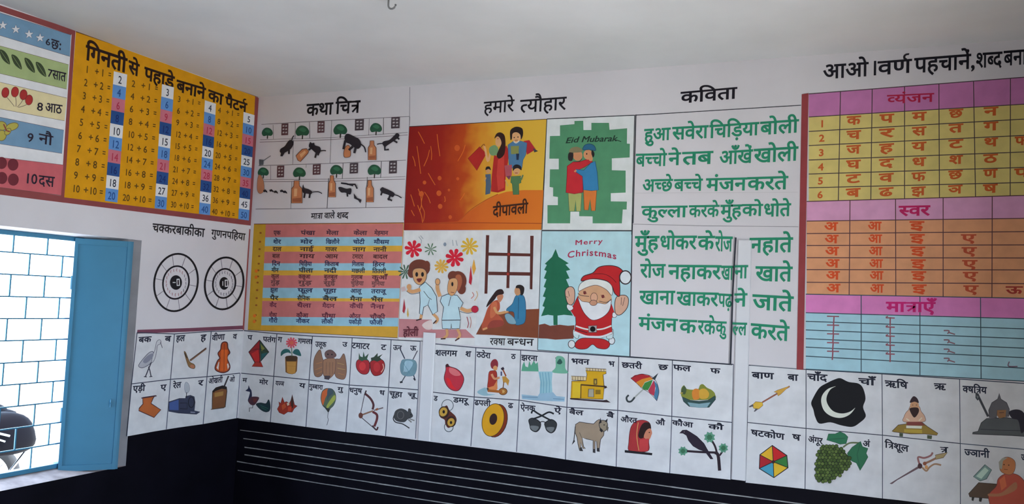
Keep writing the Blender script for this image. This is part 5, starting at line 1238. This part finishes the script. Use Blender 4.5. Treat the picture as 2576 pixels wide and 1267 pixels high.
part('helmet'); P('4c4854', [1085, 450, 1080, 380, 1110, 310, 1165, 275, 1180, 220, 1195, 275, 1250, 310, 1275, 370, 1270, 440, 1240, 445, 1240, 380, 1160, 380, 1155, 450], 0, '2c2a34', 5)
part('face'); P('74503c', [1160, 380, 1245, 378, 1240, 445, 1180, 458, 1158, 430]); L('34242c', 5, [1180, 405, 1225, 402])
part('shield', 'round dark shield'); P('24202c', [1270, 400, 1320, 375, 1380, 380, 1420, 420, 1440, 520, 1390, 600, 1360, 480, 1300, 455], 1)
tile(16, 1, 'hexagon_tile', 'white tile painted with a hexagon of red, yellow, blue and green triangles', 'B', F6, [('षटकोण', 228, 655, 500, 692, 46), ('ष', 568, 692, 632, 700, 46)], 'b0b6d0')
part('hexagon'); C0 = (410, 920); V = [(402, 785), (522, 868), (532, 968), (415, 1050), (295, 975), (300, 862)]
for k, c in enumerate(('a01c24', '2c6838', 'b8982c', '3c84b0', '8c1c28', 'b8942c')):
    P(c, [*C0, *V[k], *V[(k + 1) % 6]])
for v in V: L('201c24', 6, [*C0, *v])
ribbon('201c24', 8, V, True); E('301a20', 410, 920, 14)
tile(17, 1, 'grapes_tile', 'white tile painted with a bunch of green grapes and two leaves', 'B', F6, [('अंगूर', 698, 710, 815, 728, 46), ('अं', 1148, 748, 1205, 752, 44)], 'b0b6d0')
part('stem'); L('54604c', 14, [985, 800, 1040, 765, 1120, 765], 1)
part('leaf'); P('24604c', [850, 740, 865, 690, 920, 690, 960, 672, 1000, 690, 1025, 715, 1010, 770, 960, 775, 920, 760], 0, '1c443c', 4); L('1c443c', 4, [870, 735, 1000, 725])
part('leaf'); P('245c48', [1020, 850, 1060, 800, 1130, 752, 1145, 795, 1190, 810, 1175, 850, 1190, 880, 1160, 935, 1125, 992, 1095, 930, 1060, 915, 1030, 890], 0, '1c443c', 4); L('1c443c', 4, [1130, 760, 1100, 860, 1125, 980])
part('grape_bunch'); P('2c3c20', [820, 800, 870, 780, 940, 795, 1000, 840, 1040, 900, 1020, 965, 950, 1030, 880, 1075, 800, 1080, 770, 1040, 765, 950, 780, 860], 1)
rg = random.Random(5)
BP = smooth_pts([(815, 795), (870, 775), (945, 790), (1005, 835), (1048, 900), (1028, 970), (955, 1035), (885, 1080), (800, 1085), (765, 1040), (760, 950), (775, 860)])
def inside(x, y):
    r = False
    for i in range(len(BP)):
        (xa, ya), (xb, yb) = BP[i - 1], BP[i]
        if (ya > y) != (yb > y) and x < (xb - xa) * (y - ya) / (yb - ya) + xa: r = not r
    return r
for iy in range(13):
    for ix in range(11):
        x = 762 + ix * 28 + (iy % 2) * 14 + rg.uniform(-4, 4); y = 790 + iy * 24 + rg.uniform(-4, 4)
        if inside(x, y): E(rg.choice(['3c5028', '44582c', '34481f', '4c6030']), x, y, 15, 15, 0, '1c2818', 4, n=9)
tile(18, 1, 'trident_tile', 'white tile painted with a slanting brass trident', 'B', F7, [('त्रिशूल', 98, 675, 320, 718, 56), ('त्र', 620, 728, 692, 732, 50)], 'acaec8')
part('trident_shaft'); P('5c4858', [145, 1075, 415, 910, 425, 925, 215, 1040, 165, 1078], 0, '3c3040', 3)
part('trident_prongs'); L('7c5c54', 20, [460, 890, 520, 865, 590, 830], 1); P('8c7c64', [575, 805, 640, 790, 690, 780, 650, 830, 580, 845], 0, '4c3c3c', 5); L('7c5460', 18, [425, 890, 412, 825, 470, 832, 530, 810, 550, 780], 1); L('84685c', 16, [450, 920, 490, 955, 520, 920, 570, 890, 630, 900], 1); E('3c242c', 430, 908, 22, 26); E('744438', 475, 885, 18, 18); E('a87c5c', 490, 920, 16, 20)
tile(19, 1, 'learned_monk_tile', 'white tile painted with an orange robed monk reading at a small desk', 'B', F7, [('ज्ञानी', 852, 750, 1085, 770, 60), ('ज्ञ', 1388, 800, 1470, 806, 56)], '8c8498')
part('desk'); P('3c2c2a', [890, 1170, 985, 1065, 1170, 1080, 1190, 1190, 1080, 1215, 900, 1200], 0, '241c20', 5); P('201c20', [920, 1200, 945, 1205, 935, 1240, 918, 1232]); P('201c20', [990, 1205, 1020, 1210, 1010, 1248, 988, 1242])
part('book'); P('54626c', [935, 1010, 1045, 895, 1108, 945, 1060, 1030, 1000, 1050], 0, '2c343c', 6); P('7c848c', [960, 1005, 1045, 920, 1080, 950, 1010, 1030]); P('a8a0a8', [1080, 1060, 1100, 1000, 1130, 1060])
part('monk'); P('7c3430', [1090, 1267, 1080, 1180, 1150, 1100, 1170, 1030, 1230, 985, 1310, 980, 1380, 1010, 1430, 1090, 1450, 1290, 1090, 1300], 1, '4c2428', 5); P('74483c', [1080, 1170, 1200, 1160, 1330, 1060, 1340, 1130, 1210, 1190, 1090, 1195], 1); P('8c4434', [1180, 1040, 1230, 1000, 1250, 1100, 1200, 1140])
part('head'); P('804c38', [1185, 880, 1215, 835, 1270, 825, 1325, 860, 1330, 930, 1300, 985, 1240, 985, 1190, 950], 1, '4c3030', 4); P('6c6468', [1180, 930, 1175, 870, 1210, 832, 1262, 828, 1215, 860, 1205, 940]); E('2c1c1c', 1225, 895, 6); E('2c1c1c', 1270, 900, 6); L('4c2820', 5, [1225, 940, 1260, 942])
flush()
